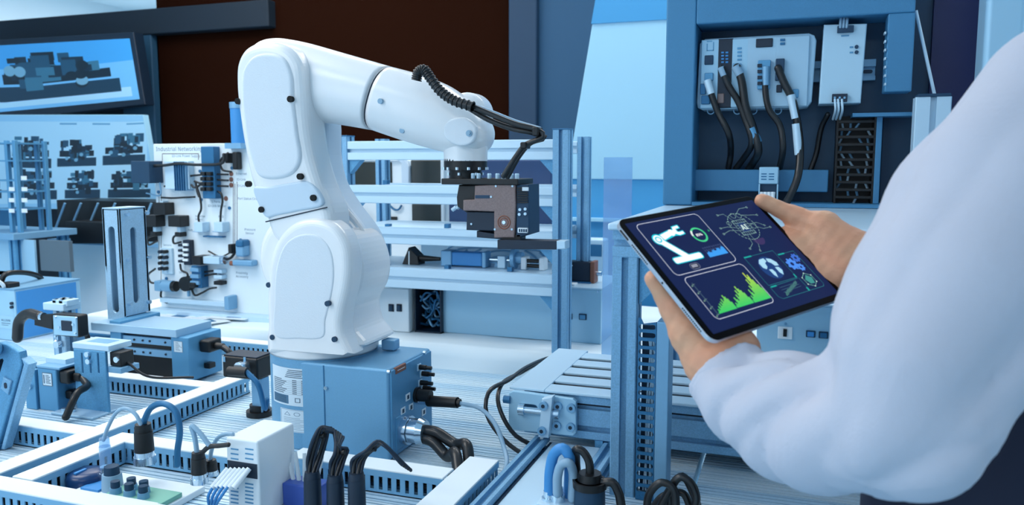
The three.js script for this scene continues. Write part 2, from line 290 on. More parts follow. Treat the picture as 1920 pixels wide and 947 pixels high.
// ---------------------------------------------------------------- robot arm
const RX = -0.94, RZ = -1.45, RB = 1.036;
{
  const t = thing('robot_arm', 'white six axis robot arm on a blue metal base', 'robot', V(RX, T, RZ));
  // base
  const base = part(t, 'base', [cy(0.112, 0.112, RB - T, V(RX, (T + RB) / 2, RZ), 'y', 48), bb(RX, -0.727, T, RB - 0.002, -1.53, -1.339, 0.006)], M.base);
  part(base, 'seam', [bb(-0.872, -0.870, T + 0.004, RB - 0.006, -1.3387, -1.338)], M.steelDark);
  part(base, 'screw', bolt(V(-0.866, 0.985, -1.338), 0.004), M.chrome);
  part(base, 'lug', bb(-0.815, -0.785, RB, RB + 0.022, -1.50, -1.472, 0.003), M.aluMid);
  // rating plates wrapped round the drum
  const curved = (a0, a1, y0, y1, r) => new THREE.CylinderGeometry(r, r, y1 - y0, 20, 1, true, a0, a1 - a0).translate(RX, (y0 + y1) / 2, RZ);
  const plate1 = print(0, 0, 512, 480, (c, W, H) => {
    c.fillStyle = '#d3e6f3'; c.fillRect(0, 0, W, H); c.fillStyle = '#24445c';
    for (let k = 0; k < 5; k++) c.fillRect(210 - k * 8, 24 + k * 22, 200 - (k * 37 % 60), 9);
    for (let k = 0; k < 8; k++) { c.fillRect(30, 150 + k * 24, 110 + (k * 53 % 70), 9); c.fillRect(250, 150 + k * 24, 40, 9); c.fillRect(330, 150 + k * 24, 120 + (k * 31 % 50), 9); c.fillRect(20, 166 + k * 24, 470, 2); }
    c.fillStyle = '#4d7796'; c.fillRect(20, 350, 190, 110); c.fillStyle = '#24445c'; for (let k = 0; k < 5; k++) c.fillRect(36, 366 + k * 18, 150, 7);
    c.lineWidth = 7; c.strokeStyle = '#35566f'; c.strokeRect(275, 380, 40, 50); c.beginPath(); c.arc(400, 405, 26, 0, 7); c.stroke(); c.fillRect(385, 400, 30, 9);
  });
  const plate2 = print(0, 0, 256, 256, (c, W, H) => {
    c.fillStyle = '#d3e6f3'; c.fillRect(0, 0, W, H); c.strokeStyle = '#7fa0b8'; c.lineWidth = 4; c.strokeRect(8, 8, W - 16, H - 16);
    c.strokeStyle = '#5c7f99'; for (const x of [60, 130, 200]) { c.beginPath(); x === 60 ? (c.moveTo(60, 30), c.lineTo(82, 68), c.lineTo(38, 68), c.closePath()) : c.arc(x, 50, 20, 0, 7); c.stroke(); }
    c.fillStyle = '#8aa8bd'; for (let k = 0; k < 8; k++) c.fillRect(30, 95 + k * 18, 120 + (k * 47 % 70), 5);
  });
  const mm = t_ => new THREE.MeshPhysicalMaterial({ map: t_, roughness: 0.4 });
  // angle 0 is +z, growing towards +x
  part(base, 'rating_plate', curved(-0.62, 0.56, 0.94, 1.018, 0.1126), mm(plate1), 'pale printed rating plate');
  part(base, 'warning_plate', curved(-0.36, 0.42, 0.885, 0.932, 0.1126), mm(plate2), 'pale warning sticker');
  // connector side
  const px = -0.727;
  const panel = part(t, 'connector_panel', bb(px - 0.002, px + 0.004, T + 0.012, RB - 0.006, -1.525, -1.345, 0.002), M.steel);
  for (const [x, y] of [[729, 697], [796, 661], [741, 858], [796, 824]]) part(panel, 'screw', bolt(onX(x, y, px + 0.004), 0.0035, 'x'), M.chrome);
  { const a = onX(738, 702, px), b = onX(757, 680, px); part(panel, 'tag', bb(px, px + 0.0055, b.y, a.y, a.z, b.z, 0.001), M.copper, 'brown rating tag'); part(panel, 'tag_window', bb(px, px + 0.006, b.y - 0.006, a.y + 0.006, a.z - 0.006, b.z + 0.006), M.white); }
  for (const [x, y] of [[782, 688], [787, 700], [784, 717], [789, 727]]) {
    const p = onX(x, y, px); const f = part(panel, 'air_fitting', [bb(px, px + 0.006, p.y - 0.007, p.y + 0.007, p.z - 0.008, p.z + 0.008, 0.001)], M.aluLight);
    part(f, 'nozzle', [cy(0.0055, 0.0055, 0.016, V(px + 0.013, p.y, p.z), 'x', 12), cy(0.004, 0.004, 0.012, V(px + 0.027, p.y, p.z), 'x', 12)], M.black);
  }
  for (const [x, y] of [[761, 744], [752, 770], [767, 763], [791, 772]]) { const p = onX(x, y, px); part(panel, 'socket_label', bb(px, px + 0.0052, p.y - 0.007, p.y + 0.007, p.z - 0.009, p.z + 0.009), M.white); part(panel, 'socket_mark', bb(px, px + 0.0056, p.y - 0.004, p.y + 0.004, p.z - 0.004, p.z + 0.004), M.deep); }
  { const p = onX(777, 740, px); part(panel, 'black_socket', [cy(0.013, 0.013, 0.034, V(px + 0.02, p.y, p.z), 'x', 20), cy(0.016, 0.016, 0.008, V(px + 0.006, p.y, p.z), 'x', 20)], M.black); }
  { const p = onX(762, 806, px + 0.01); const f = part(panel, 'cable_gland', [bb(px, px + 0.006, p.y - 0.034, p.y + 0.034, p.z - 0.034, p.z + 0.034, 0.003)], M.steel);
    part(f, 'gland_ring', [cy(0.029, 0.029, 0.014, V(px + 0.012, p.y, p.z), 'x', 28), cy(0.026, 0.026, 0.02, V(px + 0.03, p.y, p.z), 'x', 8), cy(0.023, 0.028, 0.012, V(px + 0.046, p.y, p.z), 'x', 28)], M.chrome, 'chrome gland ring'); }
  // turret
  const prof2 = [[0.001, 1.036], [0.113, 1.036], [0.1155, 1.042], [0.115, 1.062], [0.1125, 1.0635], [0.1125, 1.065], [0.115, 1.067], [0.112, 1.085], [0.102, 1.115], [0.09, 1.15], [0.08, 1.17], [0.001, 1.172]].map(p => new THREE.Vector2(...p));
  part(t, 'turret', [new THREE.LatheGeometry(prof2, 64).translate(RX, 0, RZ), ext(pxs([[506, 652], [503, 520], [540, 450], [600, 432], [645, 445], [668, 500], [664, 545], [648, 580], [655, 620], [676, 652]], -1.365), -1.365, 0.16, 0.028, 5, [], true)], M.robot);
  const circ = (c, r, n = 40) => Array.from({ length: n }, (_, k) => V(c.x + r * Math.cos(k * 2 * Math.PI / n), c.y + r * Math.sin(k * 2 * Math.PI / n), 0));
  { const c = onZ(588, 482, -1.42); part(t, 'shoulder_drum', ext(circ(c, 0.098), -1.36, 0.195, 0.022, 5), M.robot); part(t, 'shoulder_ring', ext(circ(c, 0.0985), -1.405, 0.05, 0.004, 2), M.robotTint); }
  const tomb = part(t, 'shoulder_cover', ext(pxs([[500, 664], [498, 600], [498, 545], [503, 490], [520, 445], [552, 416], [592, 409], [628, 424], [650, 460], [655, 500], [650, 545], [640, 590], [640, 625], [658, 666]], -1.333), -1.333, 0.06, 0.016, 6, [], 'open'), M.robot);
  part(tomb, 'raised_panel', ext(pxs([[516, 630], [514, 560], [518, 500], [534, 458], [562, 440], [596, 442], [618, 466], [626, 510], [620, 560], [610, 600], [606, 632], [560, 636]], -1.331), -1.331, 0.012, 0.004, 3, [], true), M.robotPanel);
  // lower arm
  const la = part(t, 'lower_arm', ext(pxs([[438, 160], [440, 118], [455, 90], [480, 78], [510, 77], [540, 89], [560, 116], [566, 160], [570, 225], [580, 290], [596, 345], [618, 400], [612, 450], [560, 470], [512, 450], [492, 400], [470, 350], [452, 270], [443, 210]], -1.343), -1.343, 0.085, 0.02, 5, [], true), M.robot);
  part(la, 'raised_panel', ext(pxs([[452, 170], [456, 128], [474, 105], [503, 99], [530, 108], [545, 138], [549, 190], [556, 250], [562, 300], [548, 325], [515, 336], [484, 330], [470, 300], [458, 240]], -1.337), -1.337, 0.014, 0.007, 4, [], true), M.robotPanel);
  part(la, 'lower_panel', ext(pxs([[474, 352], [500, 350], [540, 343], [575, 340], [597, 362], [604, 384], [560, 396], [520, 404], [498, 408], [484, 385]], -1.339), -1.339, 0.014, 0.005, 3, [], true), M.robotTint);
  part(la, 'seam', ext(pxs([[497, 415], [612, 388], [612, 390], [498, 417]], -1.341), -1.341, 0.004), M.navy, 'thin dark seam');
  part(t, 'link_rear', ext(pxs([[500, 150], [560, 130], [603, 215], [607, 290], [618, 340], [645, 385], [684, 440], [694, 480], [660, 530], [600, 520], [570, 440], [548, 330]], -1.46), -1.46, 0.085, 0.02, 5, [], true), M.robotTint);
  part(t, 'gasket', tube(pxs([[604, 240], [607, 290], [618, 340], [643, 383], [680, 432], [690, 470]], -1.457), 0.004, 30, 8), M.robot);
  // forearm
  part(t, 'forearm', loft([[[476, 120], [470, 175], 0.02], [[490, 86], [482, 200], 0.05], [[520, 73], [512, 214], 0.066], [[570, 79], [567, 226], 0.074], [[650, 101], [637, 234], 0.073], [[737, 126], [703, 245], 0.07]], -1.445), M.robot);
  part(t, 'forearm_joint', loft([[[730, 126], [697, 241], 0.067], [[746, 131], [712, 246], 0.067]], -1.445), M.navy, 'thin dark joint line');
  const wr = part(t, 'wrist_housing', loft([[[741, 127], [707, 246], 0.07], [[792, 141], [766, 266], 0.068], [[842, 162], [826, 283], 0.064], [[882, 192], [870, 291], 0.058], [[908, 219], [903, 286], 0.048], [[918, 238], [917, 268], 0.03], [[920, 250], [920, 256], 0.008]], -1.445), M.robot);
  { const c = onZ(880, 214, -1.5); part(wr, 'wrist_cap', ext(circ(c, 0.042), -1.47, 0.07, 0.018, 5), M.robot); }
  part(wr, 'wrist_panel', ext(pxs([[832, 232], [868, 220], [892, 238], [886, 266], [862, 274], [836, 260]], -1.384), -1.384, 0.012, 0.004, 3, [], true), M.robotPanel);
  part(wr, 'cap_screw', [bolt(onZ(880, 250, -1.384), 0.006), bolt(onZ(880, 250, -1.382), 0.003, 'z', 0.007)], M.hose);
  for (const [x, y, z] of [[715, 190, -1.376], [756, 245, -1.392]]) part(wr, 'cap_screw', bolt(onZ(x, y, z), 0.0052, 'z', 0.012), M.hose);
  for (const [x, y, z] of [[447, 190, -1.347], [545, 186, -1.337], [563, 331, -1.338], [466, 345, -1.347], [588, 371, -1.337], [491, 393, -1.339]]) part(la, 'bolt_hole_shade', bolt(onZ(x, y, z), 0.0062, 'z', 0.008), M.hole, 'dark disc for a shaded bolt hole');  // dark discs stand in for the shade in the bolt holes
  for (const [x, y, z] of [[505, 534, -1.338], [615, 569, -1.328], [512, 632, -1.335], [628, 636, -1.332]]) part(tomb, 'bolt_hole_shade', bolt(onZ(x, y, z), 0.0055, 'z', 0.008), M.deep, 'dark disc for a shaded bolt hole');
  { const c = onZ(873, 275, -1.44), b = onZ(873, 297, -1.44); part(t, 'flange_neck', cy(0.044, 0.042, c.y - b.y + 0.03, V(c.x, (c.y + b.y) / 2 + 0.01, c.z), 'y', 36), M.robot); }
}
// ---------------------------------------------------------------- gripper with vision box
{
  const z = -1.44, w = (x, y) => onZ(x, y, z), c = w(873, 297);
  const t = thing('gripper', 'black gripper with a brown vision box hanging from the robot wrist', 'gripper', V(c.x, c.y, c.z));
  const yy = y => w(873, y).y;
  const ring = part(t, 'tool_flange', [cy(0.042, 0.042, yy(298) - yy(319), V(c.x, (yy(298) + yy(319)) / 2, z), 'y', 32), cy(0.031, 0.031, yy(319) - yy(336), V(c.x, (yy(319) + yy(336)) / 2, z), 'y', 32)], M.black);
  for (let k = 0; k < 12; k++) { const a = k * Math.PI / 6; part(ring, 'bolt', cy(0.0035, 0.0035, 0.005, V(c.x + 0.042 * Math.cos(a), yy(316), z + 0.042 * Math.sin(a)), 'y', 8), M.chrome); if (k % 2) part(ring, 'bolt', cy(0.003, 0.003, 0.005, V(c.x + 0.033 * Math.cos(a), yy(326), z + 0.033 * Math.sin(a)), 'y', 8), M.chrome); }
  const L = w(845, 340).x, R = w(986, 340).x;
  const plate = part(t, 'mounting_plate', bb(L, R, yy(345), yy(334), z - 0.045, z + 0.045, 0.002), M.black);
  for (const x of [898, 908, 928, 943, 954, 969, 979]) { const p = w(x, 334); part(plate, 'screw', [cy(0.004, 0.004, 0.007, V(p.x, yy(334) + 0.0035, z + 0.03), 'y', 10), cy(0.0035, 0.0045, 0.003, V(p.x, yy(334) + 0.0085, z + 0.03), 'y', 10)], M.aluLight); }
  const zf = z + 0.042, F = l => pxs(l, zf);
  part(t, 'gripper_body', ext(F([[855, 347], [892, 347], [892, 396], [870, 400], [852, 388], [851, 370]]), zf - 0.012, 0.06, 0.003), M.black);
  part(t, 'hose_barb', [rod(w(856, 388), w(848, 394), 0.004), rod(w(862, 384), w(857, 391), 0.004)], M.aluLight);
  const cam = part(t, 'vision_box', ext(F([[926, 346], [966, 346], [967, 383], [964, 446], [926, 446], [926, 397], [868, 395], [868, 375], [889, 374], [890, 348]]), zf, 0.075, 0.0025), M.brown, 'brown vision box');
  part(cam, 'slot', ext(F([[891, 366], [918, 366], [918, 372], [891, 372]]), zf + 0.0006, 0.003), M.deep);
  for (const [x, y] of [[930, 349], [961, 349], [928, 430], [960, 430], [921, 369]]) part(cam, 'screw', bolt(onZ(x, y, zf), 0.002, 'z', 0.003), M.aluLight);
  { const p = onZ(945, 417, zf); part(cam, 'lens_ring', [new THREE.TorusGeometry(0.012, 0.0012, 8, 32).translate(p.x, p.y, zf), new THREE.TorusGeometry(0.008, 0.001, 8, 32).translate(p.x, p.y, zf)], M.copper); part(cam, 'lens', bolt(V(p.x, p.y, zf), 0.0035, 'z', 0.004), M.chrome); }
  const side = part(t, 'control_head', ext(F([[967, 347], [990, 346], [991, 440], [972, 446], [966, 446]]), zf - 0.004, 0.065, 0.002), M.deep, 'dark blue control head');
  part(side, 'ribbed_cover', Array.from({ length: 7 }, (_, k) => { const a = onZ(969, 352 + k * 4.4, zf), b = onZ(989, 354.6 + k * 4.4, zf); return bb(a.x, b.x, b.y, a.y, zf - 0.006, zf - 0.001); }), M.black);
  { const a = onZ(979, 351, zf), b = onZ(990, 358, zf); part(side, 'tag', bb(a.x, b.x, b.y, a.y, zf - 0.004, zf), M.white); }
  for (const [x, y] of [[975, 393], [985, 392], [974, 402], [985, 401]]) part(side, 'status_lamp', bolt(onZ(x, y, zf - 0.003), 0.0028, 'z', 0.004), M.aluLight);
  { const a = onZ(971, 427, zf), b = onZ(989, 437, zf), f = part(side, 'connector_block', bb(a.x, b.x, b.y, a.y, zf - 0.006, zf + 0.002, 0.001), M.white); for (let k = 0; k < 4; k++) { const q = a.x + (b.x - a.x) * (0.15 + k * 0.23); part(f, 'pin', bb(q, q + 0.0026, b.y + 0.002, a.y - 0.002, zf, zf + 0.003), M.deep); } }
  part(t, 'lower_housing', ext(F([[872, 397], [926, 398], [926, 434], [871, 432]]), zf - 0.008, 0.06, 0.002), M.navy);
  part(t, 'lower_jaw', ext(F([[890, 434], [964, 446], [964, 452], [890, 446]]), zf - 0.01, 0.05, 0.001), M.navy);
  part(t, 'screw', bolt(onZ(884, 420, zf - 0.007), 0.002, 'z', 0.003), M.aluLight);
  const bar = part(t, 'light_bar', ext(F([[936, 449], [1046, 451], [1046, 467], [936, 466]]), zf + 0.01, 0.035, 0.001), M.navy, 'dark flat bar under the vision box');
  part(bar, 'end_block', ext(F([[1046, 451], [1063, 451], [1063, 466], [1046, 467]]), zf + 0.01, 0.03, 0.002), M.aluLight);
  part(bar, 'bracket', ext(F([[940, 440], [975, 440], [975, 452], [940, 452]]), zf - 0.004, 0.03, 0.001), M.black);
}
// cables along the arm
{
  const t = thing('arm_cable', 'black corrugated cable bundle looping from the robot forearm to the gripper', 'cable', onZ(800, 140, -1.36));
  const Q = (l, z) => l.map(([x, y, dz = 0]) => onZ(x, y, z + dz));
  const sleeve = part(t, 'sleeve', tube(Q([[781, 150], [784, 136], [795, 131], [806, 145], [825, 170], [850, 188], [886, 200]], -1.352), 0.0085, 60, 10), M.rubber);
  const cu = new THREE.CatmullRomCurve3(Q([[781, 150], [784, 136], [795, 131], [806, 145], [825, 170], [850, 188], [886, 200]], -1.352));
  for (let k = 0; k < 26; k++) { const p = cu.getPoint(k / 25), d = cu.getTangent(k / 25), g = new THREE.TorusGeometry(0.0088, 0.0014, 6, 14); g.applyQuaternion(new THREE.Quaternion().setFromUnitVectors(V(0, 0, 1), d)); part(sleeve, 'rib', g.translate(p.x, p.y, p.z), M.rubber); }
  part(t, 'wire', capped(Q([[880, 197], [920, 214], [965, 232], [1008, 244], [1020, 254], [1008, 262], [985, 272], [966, 296], [944, 330]], -1.36), 0.005), M.rubber);
  part(t, 'wire', capped(Q([[878, 202], [915, 224], [960, 241], [1000, 249], [1022, 258, -0.01], [995, 268, -0.01], [975, 290], [952, 331]], -1.368), 0.005), M.rubber);
  part(t, 'wire', capped(Q([[884, 196], [925, 211], [968, 228], [1012, 241]], -1.375), 0.0035), M.hose, 'pale grey wire');
  part(t, 'clip', [bx(0.012, 0.016, 0.03, ...onZ(1008, 247, -1.364).toArray(), 0.003)], M.black);
  part(t, 'clip', [bx(0.012, 0.012, 0.026, ...onZ(985, 273, -1.364).toArray(), 0.003)], M.black);
}
{ // thick cable and thin lead at the base
  const p = onX(762, 806, -0.717);
  solo('power_cable', 'thick black double cable leaving the chrome gland of the robot base', 'cable', [capped([V(-0.68, p.y + 0.004, p.z), V(-0.65, p.y + 0.004, p.z + 0.004), V(-0.605, p.y - 0.012, p.z + 0.012), V(-0.575, T + 0.045, p.z + 0.03), V(-0.556, T + 0.012, p.z + 0.06)], 0.011, 40, 12), capped([V(-0.68, p.y - 0.01, p.z + 0.006), V(-0.655, p.y - 0.012, p.z + 0.012), V(-0.615, p.y - 0.032, p.z + 0.028), V(-0.59, T + 0.035, p.z + 0.05), V(-0.567, T + 0.012, p.z + 0.085)], 0.011, 40, 12)], M.rubber, V(-0.65, T, p.z));
  const q = onX(800, 752, -0.70), t = thing('sensor_lead', 'grey lead with a black round plug on the connector side of the robot base', 'cable', V(q.x, T, q.z));
  const a = onZ(803, 752, q.z), b = onZ(858, 755, q.z + 0.01);
  part(t, 'socket_nut', rod(a.clone().add(V(-0.03, 0, 0)), a, 0.009), M.chrome);
  part(t, 'plug', [rod(a, b, 0.0115, 0.011, 18), rod(b, b.clone().add(V(0.006, 0, 0)), 0.008)], M.black);
  part(t, 'lead', capped([b, onZ(900, 766, q.z + 0.01), onZ(928, 795, q.z + 0.03), onZ(945, 840, q.z + 0.06), onZ(950, 870, q.z + 0.1), onY(942, 893, T + 0.008)], 0.0045), M.hose);
}
// ---------------------------------------------------------------- aluminium shelf rack behind the robot
{
  const z = -2.3, zr = -2.33, xl = onZ(637, 300, z).x, xr = onZ(1050, 300, z).x, top = onZ(640, 256, z).y;
  const t = thing('shelf_rack', 'aluminium slot profile rack with four shelf rails behind the gripper', 'rack', V((xl + xr) / 2, T, zr));
  for (const x of [xl, xr]) { part(t, 'upright', prof(V(x, T, zr), V(x, top + (x === xr ? 0.012 : 0), zr), 0.05), M.aluMid); part(t, 'end_cap', bb(x - 0.026, x + 0.026, top + (x === xr ? 0.012 : 0), top + (x === xr ? 0.016 : 0.004), zr - 0.026, zr + 0.026, 0.001), M.steelDark); part(t, 'rear_upright', prof(V(x, onZ(840, 508, z).y - 0.04, zr - 0.26), V(x, top, zr - 0.26), 0.04), M.aluMid); }
  for (const [ya, yb, deep] of [[263, 300, 0], [349, 384, 0], [431, 462, 1], [508, 546, 1]]) {
    const y0 = onZ(840, yb, z).y, y1 = onZ(840, ya, z).y, h = y1 - y0;
    part(t, 'rail', prof(V(xl + 0.025, (y0 + y1) / 2, zr), V(xr - 0.025, (y0 + y1) / 2, zr), 0.045, h), M.aluLight);
    part(t, 'rear_rail', prof(V(xl + 0.02, y1 - 0.02, zr - 0.26), V(xr - 0.02, y1 - 0.02, zr - 0.26), 0.04), M.aluLight);
    if (deep) part(t, 'shelf_plate', bb(xl + 0.026, xr - 0.026, y1, y1 + 0.003, zr - 0.26, zr + 0.022), M.aluLight);
    for (const [x, s] of [[xl + 0.026, 1], [xr - 0.026, -1]]) part(t, 'corner_bracket', ext(s > 0 ? [V(x, y0, 0), V(x, y0 - 0.045, 0), V(x + 0.042, y0, 0)] : [V(x, y0, 0), V(x - 0.042, y0, 0), V(x, y0 - 0.045, 0)], zr + 0.015, 0.03), M.steel);
  }
  for (const [x, y] of [[716, 345], [720, 428], [832, 428], [718, 504], [832, 506], [951, 510]]) { const p = onZ(x, y, z); part(t, 'stop_block', bb(p.x - 0.008, p.x + 0.008, p.y - 0.002, p.y + 0.012, zr - 0.01, zr + 0.01, 0.001), M.steelDark); }
}
// pale training boards behind the rack
{
  const z = -2.78, P = (x, y) => onZ(x, y, z), t = thing('training_board', 'white training board with square dark windows behind the rack', 'board', V(P(740, 400).x, T, z));
  const a = P(610, 262), b = P(1030, 262);
  part(t, 'panel', bb(a.x, b.x, T, P(800, 300).y, z - 0.03, z, 0.004), M.white);
  for (const [x0, y0, x1, y1] of [[660, 304, 735, 346], [771, 300, 830, 346], [773, 382, 829, 430]]) part(t, 'dark_window', bb(P(x0, y0).x, P(x1, y0).x, P(x0, y1).y, P(x0, y0).y, z - 0.01, z + 0.006, 0.004), mat(0x27302f, 0.3), 'dark glossy window');
  part(t, 'dark_window', bb(P(842, 300).x, P(1035, 300).x, P(842, 430).y, P(842, 300).y, z - 0.01, z + 0.006, 0.004), mat(0x2a4a78, 0.4), 'blue window');
  part(t, 'mullion', bb(P(829, 300).x, P(834, 300).x, P(829, 430).y, P(829, 300).y, z, z + 0.014), M.white);
  const cover = part(t, 'round_cover', ext(pxs([[652, 300], [745, 300], [752, 306], [753, 345], [766, 345], [766, 312], [758, 298], [652, 296]], z + 0.02), z + 0.02, 0.02, 0.002), M.robotTint);
  part(t, 'black_clip', [bb(P(681, 408).x, P(696, 408).x, P(681, 424).y, P(681, 407).y, z, z + 0.03, 0.004), bb(P(660, 420).x, P(682, 420).x, P(660, 424).y, P(660, 419).y, z, z + 0.02)], M.black);
  part(t, 'white_plug', rod(P(690, 418).setZ(z + 0.02), P(706, 419).setZ(z + 0.02), 0.01), M.white);
  part(t, 'black_plate', bb(P(730, 406).x, P(745, 406).x, P(730, 427).y, P(730, 406).y, z, z + 0.008), M.black);
  part(t, 'hook', tube(pxs([[732, 386], [738, 392], [747, 393], [753, 385]], z + 0.01), 0.004, 16, 6), M.steelDark);
}
// things on the third shelf
{
  const z = -2.4, P = (x, y) => onZ(x, y, z), y0 = onZ(840, 508, -2.3).y + 0.0035;
  { const t = thing('clamp_lever', 'small black clamp lever on the lowest rack shelf', 'clamp', V(P(695, 500).x, y0, z));
    part(t, 'foot', bb(P(690, 500).x, P(712, 500).x, y0, y0 + 0.014, z - 0.015, z + 0.015, 0.003), M.black); part(t, 'lever', capped([V(P(696, 500).x, y0 + 0.01, z), P(695, 480), P(702, 466), P(709, 464)], 0.009, 20), M.black); part(t, 'knob', new THREE.SphereGeometry(0.008, 12, 8).translate(...P(709, 464).toArray()), M.black); }
  { const t = thing('black_wedge', 'black pointed wedge stand on the lowest rack shelf', 'stand', V(P(775, 500).x, y0, z));
    part(t, 'wedge', ext([V(P(759, 500).x, y0, 0), V(P(790, 500).x, y0, 0), V(P(788, 480).x, P(788, 480).y, 0), P(771, 463)], z + 0.02, 0.05, 0.002), M.black); part(t, 'slit', ext([P(771, 495), P(773, 495), P(773, 470), P(771, 470)], z + 0.021, 0.004), M.white);
    part(t, 'pointer', rod(V(P(786, 496).x, y0 + 0.02, z), V(P(826, 494).x, y0 + 0.02, z), 0.012, 0.006), M.black); }
  { const t = thing('air_cylinder', 'pale blue pneumatic cylinder with piston rod lying on the lowest rack shelf', 'cylinder', V(P(900, 505).x, y0, z)), yc = y0 + 0.026;
    part(t, 'barrel', bb(P(852, 500).x, P(908, 500).x, y0 + 0.004, y0 + 0.048, z - 0.022, z + 0.022, 0.004), M.blue); for (const [q, e] of [[832, 852], [908, 916]]) part(t, 'barrel_cap', bb(P(q, 500).x, P(e, 500).x, y0, y0 + 0.052, z - 0.024, z + 0.024, 0.004), M.aluMid);
    part(t, 'piston_rod', rod(V(P(916, 500).x, yc, z), V(P(975, 500).x, yc, z), 0.006), M.chrome); part(t, 'rod_clevis', bb(P(935, 500).x, P(950, 500).x, y0, y0 + 0.04, z - 0.014, z + 0.014, 0.003), M.aluLight); part(t, 'flange', [cy(0.034, 0.034, 0.012, V(P(965, 500).x, y0 + 0.034, z), 'x', 24), cy(0.02, 0.02, 0.03, V(P(972, 500).x, y0 + 0.034, z), 'x', 20)], M.aluMid);
    part(t, 'upper_bar', bb(P(838, 488).x, P(930, 488).x, P(838, 491).y, P(838, 484).y, z - 0.03, z - 0.01, 0.002), M.aluMid); part(t, 'post', bb(P(925, 500).x, P(930, 500).x, y0, P(838, 486).y, z - 0.028, z - 0.012), M.aluMid); }
  { const t = thing('slide_unit', 'short white slide unit with black rods on the lowest rack shelf', 'slide unit', V(P(1000, 505).x, y0, z));
    for (const q of [980, 1014]) part(t, 'carriage', bb(P(q, 500).x, P(q + 10, 500).x, y0, y0 + 0.04, z - 0.02, z + 0.02, 0.003), M.white); part(t, 'rod', rod(V(P(988, 500).x, y0 + 0.028, z + 0.008), V(P(1016, 500).x, y0 + 0.028, z + 0.008), 0.006), M.black); part(t, 'rod', rod(V(P(988, 500).x, y0 + 0.012, z + 0.008), V(P(1016, 500).x, y0 + 0.012, z + 0.008), 0.006), M.black); }
  { // ribbed cooling fan grille behind
    const zz = -2.62, t = thing('ribbed_panel', 'pale panel with concentric curved ribs standing behind the air cylinder', 'panel', V(onZ(930, 505, zz).x, y0, zz));
    const x0 = onZ(790, 500, zz).x, x1 = onZ(1066, 500, zz).x, y1 = onZ(900, 462, zz).y;
    part(t, 'back', bb(x0, x1, onZ(1090, 542, -2.46).y + 0.008, y1, zz - 0.03, zz), M.aluLight);
    for (let k = 0; k < 9; k++) { const pts = []; for (let j = 0; j <= 16; j++) { const a = Math.PI * (0.14 + 0.72 * j / 16), r = 0.06 + k * 0.02, X = (x0 + x1) / 2 + 0.04 - r * 1.5 * Math.cos(a), Yv = y0 + r * Math.sin(a) - 0.05; if (Yv < y1 - 0.003 && X > x0 && X < x1) pts.push(V(X, Yv, zz + 0.002)); } if (pts.length > 3) { const half = pts.findIndex((p, i) => i && p.x - pts[i - 1].x > 0.12); (half > 2 ? [pts.slice(0, half), pts.slice(half)] : [pts]).forEach(s => s.length > 2 && part(t, 'rib', tube(s, 0.0035, 24, 6), M.aluMid)); } }
  }
}
// steel boxes on the rear table
function button(parent, x, y, z, m) { const p = onZ(x, y, z), f = part(parent, 'push_button', bb(p.x - 0.013, p.x + 0.013, p.y - 0.01, p.y + 0.01, z, z + 0.004, 0.002), M.deep); part(f, 'cap', bb(p.x - 0.009, p.x + 0.009, p.y - 0.007, p.y + 0.007, z + 0.004, z + 0.009, 0.002), m); return f; }
{
  const z = -2.46, x0 = onZ(828, 600, z).x, x1 = onZ(1127, 600, z).x, top = onZ(1090, 542, z).y;
  const t = thing('steel_box', 'wide brushed steel control box with two square buttons under the rack', 'control box', V((x0 + x1) / 2, T, z));
  part(t, 'body', bb(x0, x1, T + 0.002, top, z - 0.3, z, 0.003), M.sheet);
  part(t, 'lid', bb(x0 - 0.002, x1 + 0.003, top, top + 0.006, z - 0.302, z + 0.003, 0.002), M.aluLight);
  button(t, 1066, 593, z, M.blue); button(t, 1093, 594, z, M.steel);
  part(t, 'screw', bolt(onZ(1121, 547, z), 0.004), M.chrome); part(t, 'latch', bb(onZ(1064, 530, z).x, onZ(1076, 530, z).x, top + 0.006, top + 0.013, z - 0.05, z - 0.01, 0.002), M.white);
  // motor on its lid
  const y1 = top + 0.006, zm = z - 0.1, P = (x, y) => onZ(x, y, zm), m = thing('small_motor', 'dark navy motor with copper end plate on the steel box lid', 'motor', V(P(1090, 520).x, y1, zm));
  part(m, 'body', bb(P(1062, 510).x, P(1108, 510).x, y1 + 0.004, P(1080, 490).y, zm - 0.04, zm + 0.01, 0.004), M.navy); part(m, 'end_plate', bb(P(1108, 510).x, P(1116, 510).x, y1, P(1080, 489).y, zm - 0.042, zm + 0.012, 0.002), M.copper); part(m, 'shaft', rod(V(P(1116, 510).x, y1 + 0.03, zm - 0.015), V(P(1126, 510).x, y1 + 0.03, zm - 0.015), 0.008), M.chrome); part(m, 'foot', bb(P(1060, 510).x, P(1110, 510).x, y1, y1 + 0.005, zm - 0.05, zm + 0.02), M.steelDark);
  // operator panel behind
  const zp = -2.9, Q = (x, y) => onZ(x, y, zp), o = thing('operator_panel', 'small grey operator panel with a screen behind the rack upright', 'operator panel', V(Q(1105, 500).x, T, zp));
  part(o, 'housing', bb(Q(1086, 480).x, Q(1135, 480).x, T, Q(1100, 447).y, zp - 0.06, zp, 0.01), M.aluLight); part(o, 'screen', bb(Q(1092, 480).x, Q(1128, 480).x, Q(1100, 480).y, Q(1100, 458).y, zp, zp + 0.004), M.steelDark);
}
